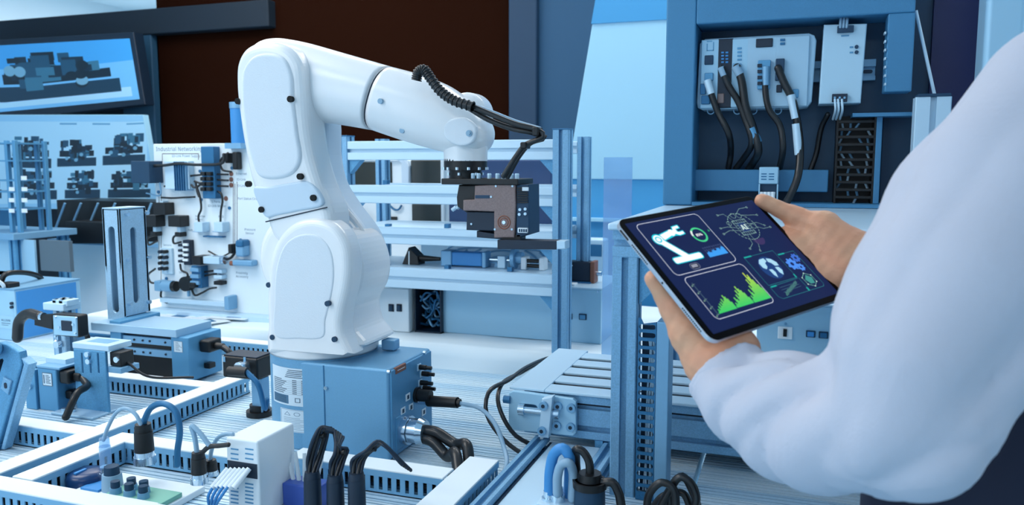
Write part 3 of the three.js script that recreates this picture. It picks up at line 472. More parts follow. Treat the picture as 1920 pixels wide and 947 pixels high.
{
  const z = -2.42, P = (x, y) => onZ(x, y, z), x0 = P(684, 560).x, x1 = P(766, 560).x, top = P(720, 540).y, t = thing('switch_box', 'white box with two black rocker switches behind the robot shoulder', 'control box', V((x0 + x1) / 2, T, z));
  part(t, 'body', bb(x0, x1, T + 0.002, top, z - 0.2, z, 0.003), M.white);
  for (const x of [734, 749]) { const p = P(x, 577), f = part(t, 'rocker_frame', bb(p.x - 0.01, p.x + 0.01, p.y - 0.013, p.y + 0.013, z, z + 0.004, 0.001), M.navy); part(f, 'rocker', bb(p.x - 0.006, p.x + 0.006, p.y - 0.009, p.y + 0.009, z + 0.004, z + 0.008, 0.002), M.deep); }
  const xa = P(772, 560).x, xb = P(822, 560).x, y1 = P(800, 541).y, b = thing('wire_box', 'open dark box stuffed with looping cables beside the steel box', 'box', V((xa + xb) / 2, T, z - 0.1));
  part(b, 'shell', [bb(xa, xb, T + 0.001, T + 0.006, z - 0.22, z - 0.02), bb(xa, xa + 0.004, T, y1, z - 0.22, z - 0.02), bb(xb - 0.004, xb, T, y1, z - 0.22, z - 0.02), bb(xa, xb, T, y1, z - 0.224, z - 0.22), bb(xa, xb, y1 - 0.004, y1, z - 0.22, z - 0.02)], M.navy);
  for (let k = 0; k < 13; k++) { const y = T + 0.014 + (y1 - T - 0.03) * k / 13, pts = []; for (let j = 0; j < 6; j++) pts.push(V(xa + 0.012 + (xb - xa - 0.024) * j / 5, Math.min(y1 - 0.012, Math.max(T + 0.013, y + (rnd() - 0.5) * 0.05)), z - 0.04 - rnd() * 0.05)); part(b, 'wire', tube(pts, 0.004, 24, 6), k % 3 ? M.steelDark : M.aluMid); }
}
{ // second steel box, further right behind the tablet
  const z = -2.42, P = (x, y) => onZ(x, y, z), x0 = P(1418, 640).x, x1 = x0 + 0.75, top = P(1500, 572).y;
  const t = thing('steel_box', 'steel control box with a key switch and two square buttons, seen under the tablet', 'control box', V((x0 + x1) / 2, T, z));
  part(t, 'body', bb(x0, x1, T + 0.002, top, z - 0.34, z, 0.003), M.sheet); part(t, 'lid', bb(x0 - 0.002, x1 + 0.003, top, top + 0.006, z - 0.342, z + 0.003, 0.002), M.aluLight);
  button(t, 1520, 626, z, M.blue); button(t, 1544, 628, z, M.steelDark);
  { const p = P(1472, 624), f = part(t, 'key_switch', bb(p.x - 0.02, p.x + 0.02, p.y - 0.018, p.y + 0.018, z, z + 0.004, 0.002), M.white); part(f, 'key_slot', bb(p.x - 0.005, p.x + 0.005, p.y - 0.01, p.y + 0.012, z + 0.004, z + 0.008), M.black); }
  for (const [x, y] of [[1473, 607], [1454, 662]]) part(t, 'screw', bolt(P(x, y), 0.004), M.aluMid);
}
// ---------------------------------------------------------------- networking board at the left
{
  const z = -2.45, P = (x, y) => onZ(x, y, z), a = P(287, 270), b = P(497, 580), x0 = a.x, x1 = P(560, 400).x, y1 = a.y, y0 = T;
  const t = thing('networking_board', 'white Industrial Networking training board covered in sensors and wiring', 'board', V((x0 + x1) / 2, T, z));
  part(t, 'panel', bb(x0, x1, y0, y1, z - 0.03, z, 0.003), M.white);
  part(t, 'foot', bb(x0 - 0.01, x1, T, T + 0.02, z - 0.16, z + 0.05, 0.003), M.aluLight);
  const u = x => (x - x0) / (x1 - x0), W = 1024, H = Math.round(1024 * (y1 - y0) / (x1 - x0));
  const tex = print(0, 0, W, H, c => {
    c.fillStyle = '#e3f2fb'; c.fillRect(0, 0, W, H);
    const q = (x, y) => { const p = P(x, y); return [u(p.x) * W, (y1 - p.y) / (y1 - y0) * H]; };
    const tx = (s, x, y, h) => { c.fillStyle = '#4b6a80'; c.font = h + 'px sans-serif'; const [X, Y] = q(x, y); c.fillText(s, X, Y); };
    tx('Industrial Networking', 292, 283, 36); tx('IO-Link Power Supply', 322, 295, 22); tx('5 Ports,', 397, 383, 20); tx('IO-Link Master', 390, 391, 20); tx('Hub', 352, 438, 20); tx('Sensors', 306, 467, 18); tx('Pressure', 459, 437, 20); tx('Sensor', 461, 444, 20); tx('IO-Link', 444, 340, 20); tx('IO-Link B', 444, 352, 20); tx('Ethernet', 443, 329, 20); tx('Port Status Circuit', 446, 377, 20); tx('Inductive', 366, 411, 18); tx('Sensor', 366, 417, 18); tx('RFID', 410, 412, 18); tx('Sensors', 336, 520, 18); tx('Proximity', 443, 521, 20); tx('Accessory', 443, 528, 20); tx('Measurement System', 360, 546, 18);
    c.strokeStyle = '#3b2a26'; c.lineWidth = 4;
    const ln = l => { c.beginPath(); l.forEach(([x, y], i) => i ? c.lineTo(...q(x, y)) : c.moveTo(...q(x, y))); c.stroke(); };
    ln([[304, 305], [304, 288], [372, 288], [372, 300]]); ln([[438, 342], [438, 470]]); ln([[441, 346], [441, 468]]); ln([[445, 342], [445, 470]]); ln([[302, 366], [302, 540]]); ln([[298, 360], [298, 552]]);
    c.fillStyle = '#8a6157'; for (const [x, y] of [[434, 327], [434, 338], [434, 349], [424, 375]]) { c.beginPath(); c.arc(...q(x, y), 15, 0, 7); c.fill(); }
  });
  sheet(t, 'print', x0 + 0.002, x1 - 0.002, y0 + 0.021, y1 - 0.002, z + 0.0008, tex);
  const B = (name, xa, ya, xb, yb, d, m, r = 0.003, z0 = 0) => { const p = P(xa, ya), q = P(xb, yb); return part(t, name, bb(p.x, q.x, q.y, p.y, z + z0, z + z0 + d, r), m); };
  const wire = (l, r = 0.004, m = M.rubber, d = 0.02) => part(t, 'wire', capped(l.map(([x, y]) => { const p = P(x, y); p.z = z + d; return p; }), r, 24, 6), m);
  const ps = B('power_supply', 271, 302, 307, 343, 0.07, M.deep); B('supply_module', 318, 302, 366, 355, 0.03, M.aluLight); B('heat_sink', 342, 303, 364, 357, 0.04, M.aluMid);
  for (let k = 0; k < 5; k++) B('heat_fin', 343 + k * 4.2, 303, 345 + k * 4.2, 357, 0.048, M.steelDark, 0);
  B('io_master', 388, 275, 416, 372, 0.035, M.steelDark);
  for (let k = 0; k < 8; k++) B('port', 392 + (k % 2) * 11, 322 + (k >> 1) * 9.5, 401 + (k % 2) * 11, 329 + (k >> 1) * 9.5, 0.05, M.black, 0.003);
  B('black_module', 305, 379, 328, 402, 0.05, M.black); B('black_module', 287, 402, 311, 424, 0.05, M.black); B('black_module', 332, 403, 356, 424, 0.05, M.black);
  for (const [x, y] of [[300, 424], [345, 424], [313, 376]]) B('stem', x - 3, y, x + 4, y + 14, 0.03, M.aluLight);
  for (const [x, y] of [[299, 436], [345, 437]]) B('plug', x - 6, y - 3, x + 6, y + 6, 0.035, M.black, 0.004);
  for (const [x, y] of [[384, 417], [421, 417]]) { const f = B('inductive_sensor', x - 7, y - 2, x + 10, y + 17, 0.04, M.aluLight); B('sensor_nut', x - 13, y + 15, x + 8, y + 18, 0.03, M.chrome, 0.001); }
  B('label_rail', 387, 441, 424, 445, 0.02, M.steelDark, 0.001);
  B('terminal_strip', 351, 449, 366, 496, 0.025, M.navy); for (let k = 0; k < 4; k++) { B('terminal', 353, 455 + k * 9.5, 363, 460 + k * 9.5, 0.032, M.white, 0.001); B('terminal', 344, 456 + k * 10, 351, 461 + k * 10, 0.03, M.navy, 0.001); }
  B('switch_plate', 305, 464, 328, 514, 0.012, M.aluLight); for (let k = 0; k < 8; k++) { const p = P(309 + (k % 2) * 9, 471 + (k >> 1) * 10.5); part(t, 'toggle', cy(0.007, 0.007, 0.02, V(p.x, p.y, z + 0.02), 'z', 10), k % 3 ? M.black : M.navy); }
  B('black_camera', 381, 477, 397, 494, 0.06, M.black); B('camera_head', 397, 478, 428, 493, 0.05, M.aluLight); { const p = P(412, 485); part(t, 'camera_lens', rod(V(p.x, p.y, z + 0.03), V(p.x + 0.05, p.y, z + 0.03), 0.016), M.chrome); }
  B('valve_block', 372, 496, 392, 538, 0.04, M.steelDark); for (let k = 0; k < 3; k++) { B('valve', 374, 499 + k * 12, 390, 507 + k * 12, 0.052, M.aluMid, 0.002); B('white_fitting', 410, 503 + k * 11, 426, 511 + k * 11, 0.03, k === 2 ? M.black : M.aluLight, 0.003); }
  { const p = P(360, 530); part(t, 'pressure_gauge', [cy(0.028, 0.028, 0.03, V(p.x, p.y, z + 0.025), 'z', 28)], M.black); const q = part(t, 'gauge_stem', rod(V(p.x, p.y - 0.028, z + 0.02), V(p.x, p.y - 0.05, z + 0.02), 0.006), M.aluMid); }
  B('valve_body', 374, 526, 386, 536, 0.06, M.black, 0.006); B('clear_regulator', 453, 451, 470, 480, 0.04, M.aluMid, 0.008); B('regulator_top', 455, 448, 470, 462, 0.045, M.steelDark, 0.008); B('regulator_base', 446, 485, 484, 498, 0.035, M.aluMid, 0.006); { const p = P(446, 493); part(t, 'regulator_cap', cy(0.009, 0.009, 0.02, V(p.x - 0.008, p.y, z + 0.018), 'x', 12), M.copper); }
  { const p = P(326, 534); part(t, 'round_sensor', [cy(0.022, 0.022, 0.05, V(p.x, p.y, z + 0.03), 'x', 20), bb(p.x - 0.05, p.x - 0.02, p.y - 0.02, p.y + 0.02, z + 0.005, z + 0.05, 0.004)], M.aluMid); part(t, 'black_cap', cy(0.02, 0.02, 0.02, V(p.x + 0.03, p.y, z + 0.03), 'x', 20), M.black); }
  B('lower_rail', 310, 556, 445, 574, 0.03, M.aluLight, 0.002); B('handle', 436, 552, 446, 578, 0.05, M.aluMid, 0.004);
  const scr = [[298, 360], [376, 321], [378, 374], [436, 315], [431, 390], [452, 450], [437, 462], [313, 522]]; for (const [x, y] of scr) part(t, 'screw', bolt(P(x, y).setZ(z + 0.002), 0.006, 'z', 0.006), M.steelDark);
  wire([[307, 311], [325, 310], [350, 307], [390, 309], [434, 304], [435, 290]], 0.006, M.rubber, 0.045); wire([[320, 327], [340, 332], [370, 329], [395, 327], [434, 327]]); wire([[316, 349], [335, 348], [365, 346], [372, 352], [395, 338], [434, 338]]); wire([[372, 340], [395, 347], [434, 349]]); wire([[310, 370], [330, 371], [350, 370], [372, 369]]); wire([[376, 350], [382, 370], [384, 392], [379, 405], [381, 420]]); wire([[390, 358], [420, 361], [424, 375], [421, 395], [420, 418]]); wire([[374, 342], [377, 360], [380, 368]]);
  wire([[299, 440], [284, 446], [286, 458], [300, 452]]); wire([[341, 438], [332, 445], [333, 455], [346, 453]]); wire([[345, 495], [347, 505], [358, 512], [359, 522]]); wire([[298, 503], [285, 515], [290, 528], [308, 528]]); wire([[310, 540], [309, 555], [316, 564], [320, 566]]); wire([[372, 515], [390, 509], [412, 506]]); wire([[372, 521], [390, 516], [412, 512]]); wire([[366, 540], [372, 552], [385, 548], [400, 540], [412, 538]]); wire([[398, 470], [420, 480], [440, 472]], 0.003); wire([[430, 486], [440, 482], [446, 474]], 0.005); wire([[307, 343], [308, 365], [282, 362]], 0.003, M.aluMid);
  wire([[434, 287], [420, 302], [424, 318], [440, 322]], 0.004); B('black_elbow', 431, 287, 438, 306, 0.03, M.black, 0.003); B('black_lever', 444, 285, 455, 318, 0.03, M.black, 0.006); B('end_clamp', 440, 456, 448, 474, 0.04, M.black, 0.004);
}
// glass tube column behind the robot
{
  const z = -2.4, P = (x, y) => onZ(x, y, z), a = P(428, 196), b = P(428, 268), t = thing('glass_tube', 'upright blue tinted glass tube with a metal cap on top of the white board', 'tube', V(a.x, b.y, z - 0.05));
  const r = 0.026; part(t, 'tube', cy(r, r, a.y - b.y, V(a.x, (a.y + b.y) / 2, z - 0.05), 'y', 28), M.blue); part(t, 'cap', cy(r + 0.002, r + 0.002, 0.022, V(a.x, a.y, z - 0.05), 'y', 28), M.aluMid); part(t, 'foot', bb(a.x - 0.035, a.x + 0.035, b.y - 0.02, b.y, z - 0.085, z - 0.015), M.aluMid);
}
// printed leaflets on the rear table
{
  for (let k = 0; k < 9; k++) {
    const p = onY(300 + k * 26, 600 + (k % 3) * 6 - 12 * (k % 2), T + 0.003), g = bx(0.16, 0.0016, 0.11, 0, 0, 0); g.rotateY(0.5 * Math.sin(k * 2.3)); g.translate(p.x, T + 0.0032 + k * 0.0019, p.z - 0.1);
    const t = thing('leaflet', 'pale printed leaflet lying on the white cloth below the networking board', 'leaflet', V(p.x, T + 0.003, p.z - 0.1), 'leaflets spread on the cloth');
    part(t, 'page', g, M.white); const pic = bx(0.06, 0.0004, 0.05, 0.02, 0, 0.01); pic.rotateY(0.5 * Math.sin(k * 2.3)); pic.translate(p.x, T + 0.0042 + k * 0.0019, p.z - 0.1); part(t, 'picture', pic, k % 2 ? M.steel : M.steelDark);
  }
}
// ---------------------------------------------------------------- conveyor
{
  const z0 = -1.5, z1 = -1.86, x0 = -0.537, x1 = 1.1, yt = 0.976, yb = 0.872, t = thing('conveyor', 'aluminium slat conveyor with long dark gaps and a belt tensioner at its end', 'conveyor', V(0.2, T, (z0 + z1) / 2));
  part(t, 'side_rail', prof(V(x0 + 0.03, 0.925, z0 - 0.03), V(x1, 0.925, z0 - 0.03), 0.045, 0.09), M.aluMid);
  part(t, 'side_rail', prof(V(x0 + 0.03, 0.925, z1 + 0.03), V(x1, 0.925, z1 + 0.03), 0.045, 0.09), M.aluMid);
  const border = 0.075;
  part(t, 'end_deck', bb(x0, x0 + border, yt - 0.006, yt, z1, z0, 0.002), M.aluLight);
  const n = 5, pitch = (z0 - z1) / n;
  for (let k = 0; k < n; k++) part(t, 'slat', bb(x0 + border, x1, yt - 0.006, yt, z0 - pitch * k - pitch * 0.66, z0 - pitch * k, 0.002), M.aluLight);
  part(t, 'belt', bb(x0 + 0.03, x1, yt - 0.03, yt - 0.022, z1 + 0.02, z0 - 0.02), M.navy, 'dark belt below the slats');
  for (const x of [x0 + 0.2, 0.5, 1.0]) for (const z of [z0 - 0.03, z1 + 0.03]) part(t, 'foot', prof(V(x, T, z), V(x, 0.88, z), 0.045), M.steel);
  const P = (x, y) => onZ(x, y, z0 + 0.012);
  const hole = (() => { const a = P(972, 760), b = P(1010, 768); return slotHole((a.x + b.x) / 2, (a.y + b.y) / 2, b.x - a.x, 0.018); })();
  const pl = part(t, 'end_plate', ext(pxs([[954, 737], [962, 733], [1074, 748], [1080, 754], [1080, 812], [1074, 818], [958, 806], [953, 800]], z0 + 0.012), z0 + 0.012, 0.012, 0.002, 2, [hole]), M.sheet, 'pale machined end plate');
  const bl = part(pl, 'tension_block', ext(pxs([[1016, 748], [1036, 744], [1028, 822], [1009, 820]], z0 + 0.032), z0 + 0.032, 0.02, 0.002), M.aluLight);
  part(pl, 'tension_screw', [rod(P(976, 766).setZ(z0 + 0.018), P(1048, 774).setZ(z0 + 0.018), 0.007), cy(0.012, 0.012, 0.012, P(980, 766).setZ(z0 + 0.018), 'x', 6), cy(0.01, 0.01, 0.01, P(1046, 774).setZ(z0 + 0.02), 'x', 6)], M.chrome);
  for (const [x, y, d] of [[1019, 761, 0.034], [1016, 808, 0.034], [1046, 762, 0.014], [1044, 798, 0.014], [1071, 765, 0.014], [1070, 801, 0.014]]) { const p = onZ(x, y, z0 + d); const s = part(pl, 'cap_screw', [bolt(p, 0.009, 'z', 0.008)], M.aluMid); part(s, 'hex', cy(0.004, 0.004, 0.01, p, 'z', 6), M.navy); }
  part(pl, 'roller_end', cy(0.008, 0.008, 0.014, P(951, 749), 'x', 12), M.steelDark);
}
// dark double lead hanging off the conveyor
solo('hanging_lead', 'thin dark double lead looping in front of the conveyor end', 'cable', [capped([onZ(1046, 672, -1.88), onZ(1030, 671, -1.82), onZ(985, 690, -1.66), onZ(955, 712, -1.56), onZ(915, 738, -1.46), onZ(912, 775, -1.44), onZ(945, 825, -1.43), onY(1002, 866, T + 0.006)], 0.0045), capped([onZ(1042, 676, -1.88), onZ(1022, 676, -1.8), onZ(978, 698, -1.64), onZ(940, 722, -1.53), onZ(935, 760, -1.47), onZ(965, 815, -1.46), onY(1026, 846, T + 0.006)], 0.0045)], M.rubber, onY(1002, 866, T));
// flat guide strip on the bench
{ const t = thing('guide_strip', 'flat pale guide strip with dark rail grooves lying on the bench below the conveyor end', 'guide rail', V(-0.4, T, -1.2));
  part(t, 'plate', bb(-0.445, -0.345, T + 0.001, T + 0.02, -1.5, -0.88, 0.003), M.aluLight); part(t, 'rail', prof(V(-0.465, T + 0.016, -1.5), V(-0.465, T + 0.016, -0.88), 0.03), M.aluMid); part(t, 'groove', bb(-0.45, -0.446, T + 0.001, T + 0.018, -1.5, -0.88), M.deep); part(t, 'rail', prof(V(-0.325, T + 0.016, -1.5), V(-0.325, T + 0.016, -1.25), 0.03), M.aluMid); }
// ---------------------------------------------------------------- frame with slotted upright
{
  const z = -1.33, xa = -0.29, xb = -0.19, yt = 1.33, t = thing('cabinet_frame', 'blue aluminium frame with a tall slotted upright carrying the control cabinet', 'frame', V(0.15, T, -1.7));
  part(t, 'upright', prof(V(xa + 0.022, T, z - 0.022), V(xa + 0.022, 1.272, z - 0.022), 0.044), M.aluMid);
  part(t, 'upright', prof(V(0.75, T, z - 0.022), V(0.75, 1.272, z - 0.022), 0.044), M.aluMid);
  for (const x of [xa + 0.022, 0.75]) part(t, 'rear_upright', prof(V(x, T, -1.98), V(x, 1.272, -1.98), 0.044), M.aluMid);
  part(t, 'front_beam', prof(V(xa, 1.295, z - 0.022), V(0.78, 1.295, z - 0.022), 0.045, 0.05), M.aluMid);
  part(t, 'side_beam', prof(V(xa + 0.022, 1.295, z - 0.045), V(xa + 0.022, 1.295, -2.4), 0.044, 0.05), M.aluMid);
  part(t, 'deck', bb(xa - 0.004, 0.8, 1.318, yt, -2.4, z + 0.024, 0.004), M.aluLight);
  part(t, 'gusset', ext([V(xa + 0.045, 1.268, 0), V(xa + 0.045, 1.19, 0), V(xa + 0.12, 1.268, 0)], z - 0.01, 0.02), M.steel);
  // slotted upright duct
  const d0 = xa + 0.047, d1 = xb - 0.022, top = onZ(1215, 596, z).y, zf = z + 0.004, holes = [], n = 21, h = (top - 0.02 - T) / n;
  for (let k = 0; k < n; k++) holes.push(slotHole((d0 + d1) / 2, T + 0.012 + h * (k + 0.5), 0.028, 0.0088, 5));
  part(t, 'slotted_duct', ext([V(d0, T, 0), V(d1, T, 0), V(d1, top - 0.006, 0), V(d1 - 0.01, top - 0.012, 0), V(d0 + 0.01, top - 0.012, 0), V(d0 + 0.004, top, 0), V(d0, top, 0)], zf, 0.003, 0, 1, holes), M.steelDark, 'dark slotted duct wall');
  part(t, 'duct_back', bb(d0, d1, T, top - 0.02, zf - 0.045, zf - 0.042), M.deep);  // darker colour than the duct front, painting the shade inside
  for (let k = 0; k < 6; k++) part(t, 'duct_wire', tube([V(d0 + 0.01 + k * 0.005, T + 0.01, zf - 0.02), V(d0 + 0.01 + rnd() * 0.025, 1.0, zf - 0.03), V(d0 + 0.01 + rnd() * 0.025, top - 0.04, zf - 0.02)], 0.002, 20, 5), M.aluLight);
  part(t, 'duct_side', bb(d1, xb, T, top - 0.005, zf - 0.05, zf, 0.002), M.aluMid);
  // toothed duct under the beam
  const y1 = 1.312, y0 = 1.262, x0 = 0.02, x1 = 0.7, m = Math.floor((x1 - x0) / 0.026);
  part(t, 'tooth_back', bb(x0, x1, y0 - 0.012, y1, z + 0.002, z + 0.006), M.navy);
  for (let k = 0; k < m; k++) part(t, 'tooth', bb(x0 + k * 0.026, x0 + k * 0.026 + 0.014, y0, y1, z + 0.018, z + 0.022, 0.001), M.aluMid);
  part(t, 'tooth_base', bb(x0, x1, y0 - 0.012, y0, z + 0.004, z + 0.022), M.aluMid);
}
// ---------------------------------------------------------------- control cabinet on the frame
{
  const z = -1.9, P = (x, y) => onZ(x, y, z), yb = 1.331, yt = 1.96, xl = -0.296, xi = P(1308, 200).x, xr = P(1900, 200).x;
  const cab = mat(0x14364f, 0.55), plate = mat(0x1a4563, 0.5), bar = mat(0x4a90be, 0.5, 0.1, { map: grain });
  const t = thing('control_cabinet', 'open blue control cabinet with a dark back plate on the aluminium frame', 'cabinet', V((xl + xr) / 2, yb, z - 0.1));
  part(t, 'back_plate', bb(xl, xr, yb, yt, z - 0.13, z - 0.12), plate);
  part(t, 'left_frame', bb(xl, xi - 0.008, yb, yt, z - 0.12, z, 0.004), bar);
  part(t, 'top_frame', bb(xi - 0.008, P(1712, 100).x, P(1480, 36).y, yt, z - 0.12, z, 0.004), bar);
  part(t, 'right_frame', bb(P(1662, 100).x, P(1713, 100).x, P(1690, 172).y, P(1480, 36).y, z - 0.06, z, 0.003), bar);
  part(t, 'floor_plate', bb(xi - 0.008, xr, yb, yb + 0.008, z - 0.12, z), bar);
  part(t, 'side_door', bb(P(1760, 100).x, xr, yb, yt, z - 0.119, z - 0.1), mat(0x1b2150, 0.5), 'dark indigo door panel');
  part(t, 'stay', rod(P(1721, 15).setZ(z - 0.03), P(1757, 178).setZ(z - 0.03), 0.0035), M.aluLight);
  part(t, 'shelf_rail', bb(P(1600, 213).x, P(1718, 213).x, P(1660, 217).y, P(1660, 210).y, z - 0.1, z - 0.02), bar);
  const Q = (x, y) => onZ(x, y, z - 0.06);
  part(t, 'cross_bar', bb(Q(1291, 318).x, Q(1554, 318).x, Q(1400, 359).y, Q(1400, 318).y, z - 0.085, z - 0.06, 0.003), bar);
  const pw = onZ(1670, 297, z - 0.119); part(t, 'screw', bolt(pw, 0.007, 'z', 0.006), M.aluMid);
  { const R = (x, y) => onZ(x, y, z - 0.1); const a = R(1528, 115), b = R(1641, 150); const d = part(t, 'mounting_rail', [bb(R(1300, 120).x, b.x, R(1640, 124).y, a.y, z - 0.118, z - 0.1), bb(R(1300, 120).x, b.x, b.y, R(1640, 142).y, z - 0.118, z - 0.1), bb(R(1300, 120).x, b.x, R(1640, 142).y, R(1640, 124).y, z - 0.119, z - 0.114)], M.aluMid); part(d, 'rail_slot', ext(slotHole(R(1628, 133).x, R(1628, 133).y, 0.02, 0.008), z - 0.112, 0.003), M.deep); }
  // slotted vertical duct inside
  const S = (x, y) => onZ(x, y, z - 0.05), xa = S(1566, 300).x, xb = S(1640, 300).x, ya = S(1600, 215).y;
  part(t, 'wire_duct', [bb(xa, xa + 0.004, yb + 0.008, ya, z - 0.118, z - 0.05), bb(xb - 0.004, xb, yb + 0.008, ya, z - 0.118, z - 0.05), bb(xa, xb, yb + 0.008, ya, z - 0.119, z - 0.114)], M.black);
  for (let k = 0; k < 11; k++) { const y = ya - 0.012 - k * (ya - yb - 0.02) / 11; part(t, 'duct_tooth', bb(xa + 0.002, xb - 0.002, y - 0.0065, y, z - 0.06, z - 0.05, 0.001), M.black); for (let j = 0; j < 4; j++) if (rnd() > 0.35) part(t, 'loose_wire', rod(V(xa + 0.012 + j * 0.018, y - 0.006, z - 0.07), V(xa + 0.012 + j * 0.018 + (rnd() - 0.5) * 0.02, y - 0.02, z - 0.075), 0.003, 0.003, 6), rnd() > 0.5 ? M.aluLight : M.aluMid); }
  part(t, 'duct_cover', bb(xb, xb + 0.012, yb + 0.008, ya, z - 0.118, z - 0.045, 0.002), bar);
  part(t, 'terminal_box', bb(S(1655, 300).x, S(1722, 300).x, yb + 0.008, ya - 0.004, z - 0.118, z - 0.09, 0.002), cab);
  for (let k = 0; k < 7; k++) { const p = onZ(1660, 60 + k * 16, z - 0.005); part(t, 'hinge_pin', bb(p.x - 0.002, p.x + 0.001, p.y - 0.005, p.y, z - 0.02, z + 0.002), M.aluLight); }
  // aluminium post and white panel at the right edge
  const zz = -1.86, G = (x, y) => onZ(x, y, zz), o = thing('profile_post', 'short pale aluminium post with a dark cap in front of the control cabinet', 'post', V(G(1748, 180).x, yb, zz));
  part(o, 'post', prof(V(G(1748, 180).x, yb, zz), V(G(1748, 180).x, G(1748, 183).y, zz), 0.066, 0.045), M.aluLight); part(o, 'cap', bb(G(1718, 180).x, G(1780, 180).x, G(1748, 183).y, G(1748, 177).y, zz - 0.025, zz + 0.025, 0.002), M.deep);
  const wp = thing('white_housing', 'tall white housing beside the cabinet, behind the operator shoulder', 'housing', V(P(1870, 50).x, yb, z - 0.02)); part(wp, 'body', bb(P(1830, 50).x, P(1904, 50).x, yb, 2.1, z + 0.005, z + 0.09, 0.012), M.sheet); part(wp, 'side_strip', bb(P(1904, 50).x, P(1912, 50).x, yb, 2.1, z + 0.01, z + 0.08, 0.004), M.blue);
}
// controller modules on the back plate
{
  const z = -1.935, P = (x, y) => onZ(x, y, z), t = thing('controller_rack', 'white programmable controller with five modules and plugged black leads', 'controller', V(P(1420, 205).x, P(1420, 205).y, z - 0.08));
  const lt = P(1314, 74), rb = P(1529, 203);
  const shell = mat(0xa8cfe8, 0.45);
  part(t, 'case', ext(pxs([[1322, 73], [1517, 62], [1527, 66], [1531, 76], [1522, 190], [1514, 200], [1500, 202], [1316, 206], [1308, 202], [1306, 192], [1312, 82]], z), z, 0.07, 0.004, 3), shell);
  const B = (parent, name, x0, y0, x1, y1, d, m, r = 0.002) => { const a = P(x0, y0), b = P(x1, y1); return part(parent, name, bb(a.x, b.x, b.y, a.y, z - 0.004, z + d, r), m); };
  const mods = [[1316, 76, 1346, 203, M.sheet], [1347, 74, 1372, 202, M.navy], [1373, 74, 1400, 201, M.sheet], [1402, 72, 1453, 200, shell], [1456, 70, 1513, 199, shell]].map(([a, b, c, d, m]) => B(t, 'module', a, b, c, d, 0.008, m));
  const [m1, m2, m3, m4, m5] = mods;
  B(m1, 'port', 1322, 105, 1338, 122, 0.012, M.deep); B(m1, 'port', 1322, 138, 1338, 152, 0.014, M.steel); B(m1, 'port', 1314, 158, 1324, 178, 0.014, M.steelDark); B(m1, 'port', 1316, 180, 1332, 196, 0.014, M.steelDark); { const a = P(1326, 78), b = P(1339, 96); part(m1, 'mark', [bb(a.x, a.x + 0.012, a.y - 0.002, a.y, z, z + 0.009), bb(a.x, b.x, b.y, b.y + 0.002, z, z + 0.009), bb(b.x - 0.002, b.x, b.y, a.y - 0.003, z, z + 0.009), bb(a.x, a.x + 0.002, b.y, a.y - 0.006, z, z + 0.009)], M.steel); }
  for (let k = 0; k < 8; k++) B(m2, 'lamp', 1353 + (k % 2) * 8, 98 + (k >> 1) * 6, 1358 + (k % 2) * 8, 101 + (k >> 1) * 6, 0.01, M.blue, 0.0005); B(m2, 'vent', 1346, 176, 1358, 194, 0.011, M.brown);
  for (let k = 0; k < 4; k++) B(m3, 'lamp', 1383, 90 + k * 7, 1391, 93 + k * 7, 0.01, M.steel, 0.0005); B(m3, 'port', 1374, 120, 1390, 134, 0.014, M.aluMid);
  B(m4, 'display', 1418, 74, 1449, 89, 0.011, M.navy); B(m4, 'plug_block', 1422, 115, 1444, 168, 0.02, M.steel); for (let k = 0; k < 4; k++) B(m4, 'terminal', 1421, 122 + k * 11, 1429, 128 + k * 11, 0.024, M.navy, 0.001); 
  B(m5, 'lamp', 1463, 74, 1472, 78, 0.01, M.steelDark, 0.0005); B(m5, 'lamp', 1463, 81, 1472, 85, 0.01, M.steelDark, 0.0005); B(m5, 'port', 1455, 112, 1470, 152, 0.02, M.deep); B(m5, 'port', 1456, 160, 1466, 174, 0.012, M.navy); B(m5, 'port', 1486, 168, 1497, 184, 0.012, M.steel);
  for (const x of [1332, 1382, 1412, 1458]) { const p = P(x, 207); part(t, 'release_tab', new THREE.TorusGeometry(0.008, 0.0015, 6, 16).translate(p.x, p.y, z - 0.01), M.aluMid); }
}
{ // power supply
  const z = -1.925, P = (x, y) => onZ(x, y, z), t = thing('power_supply', 'pale slim power supply unit beside the controller modules', 'power supply', V(P(1580, 195).x, P(1580, 195).y, z - 0.08));
  part(t, 'case', ext(pxs([[1545, 46], [1626, 44], [1614, 193], [1535, 195]], z), z, 0.08, 0.003), mat(0xb5daf0, 0.4));
  const B = (name, x0, y0, x1, y1, d, m) => { const a = P(x0, y0), b = P(x1, y1); return part(t, name, bb(a.x, b.x, b.y, a.y, z - 0.003, z + d, 0.001), m); };
  const tb = B('terminal_block', 1570, 50, 1600, 61, 0.01, M.deep); B('terminal_block', 1560, 177, 1588, 191, 0.012, M.navy);
  for (let k = 0; k < 3; k++) B('terminal_screw', 1563 + k * 9, 182, 1567 + k * 9, 186, 0.014, M.aluMid);
  for (const y of [88, 98]) part(t, 'trim_pot', bolt(P(1606, y), 0.004, 'z', 0.006), M.deep); B('mark', 1593, 87, 1600, 90, 0.001, M.steel); B('mark', 1593, 97, 1600, 100, 0.001, M.steel); B('mark', 1577, 66, 1592, 68, 0.001, M.steel);
  for (const [x, X] of [[1575, 1578], [1581, 1583], [1587, 1588]]) part(t, 'supply_wire', capped([P(x, 52).setZ(z + 0.01), P(x + 1, 40).setZ(z + 0.006), P(X + 2, 22).setZ(z - 0.02), P(X, 5).setZ(z - 0.05)], 0.003, 20, 6), M.hose);
  for (const x of [1565, 1571, 1578]) part(t, 'output_wire', capped([P(x, 188).setZ(z + 0.012), P(x + 1, 205).setZ(z + 0.012), P(x - 2, 222).setZ(z - 0.03)], 0.0028, 16, 6), M.aluLight);
}
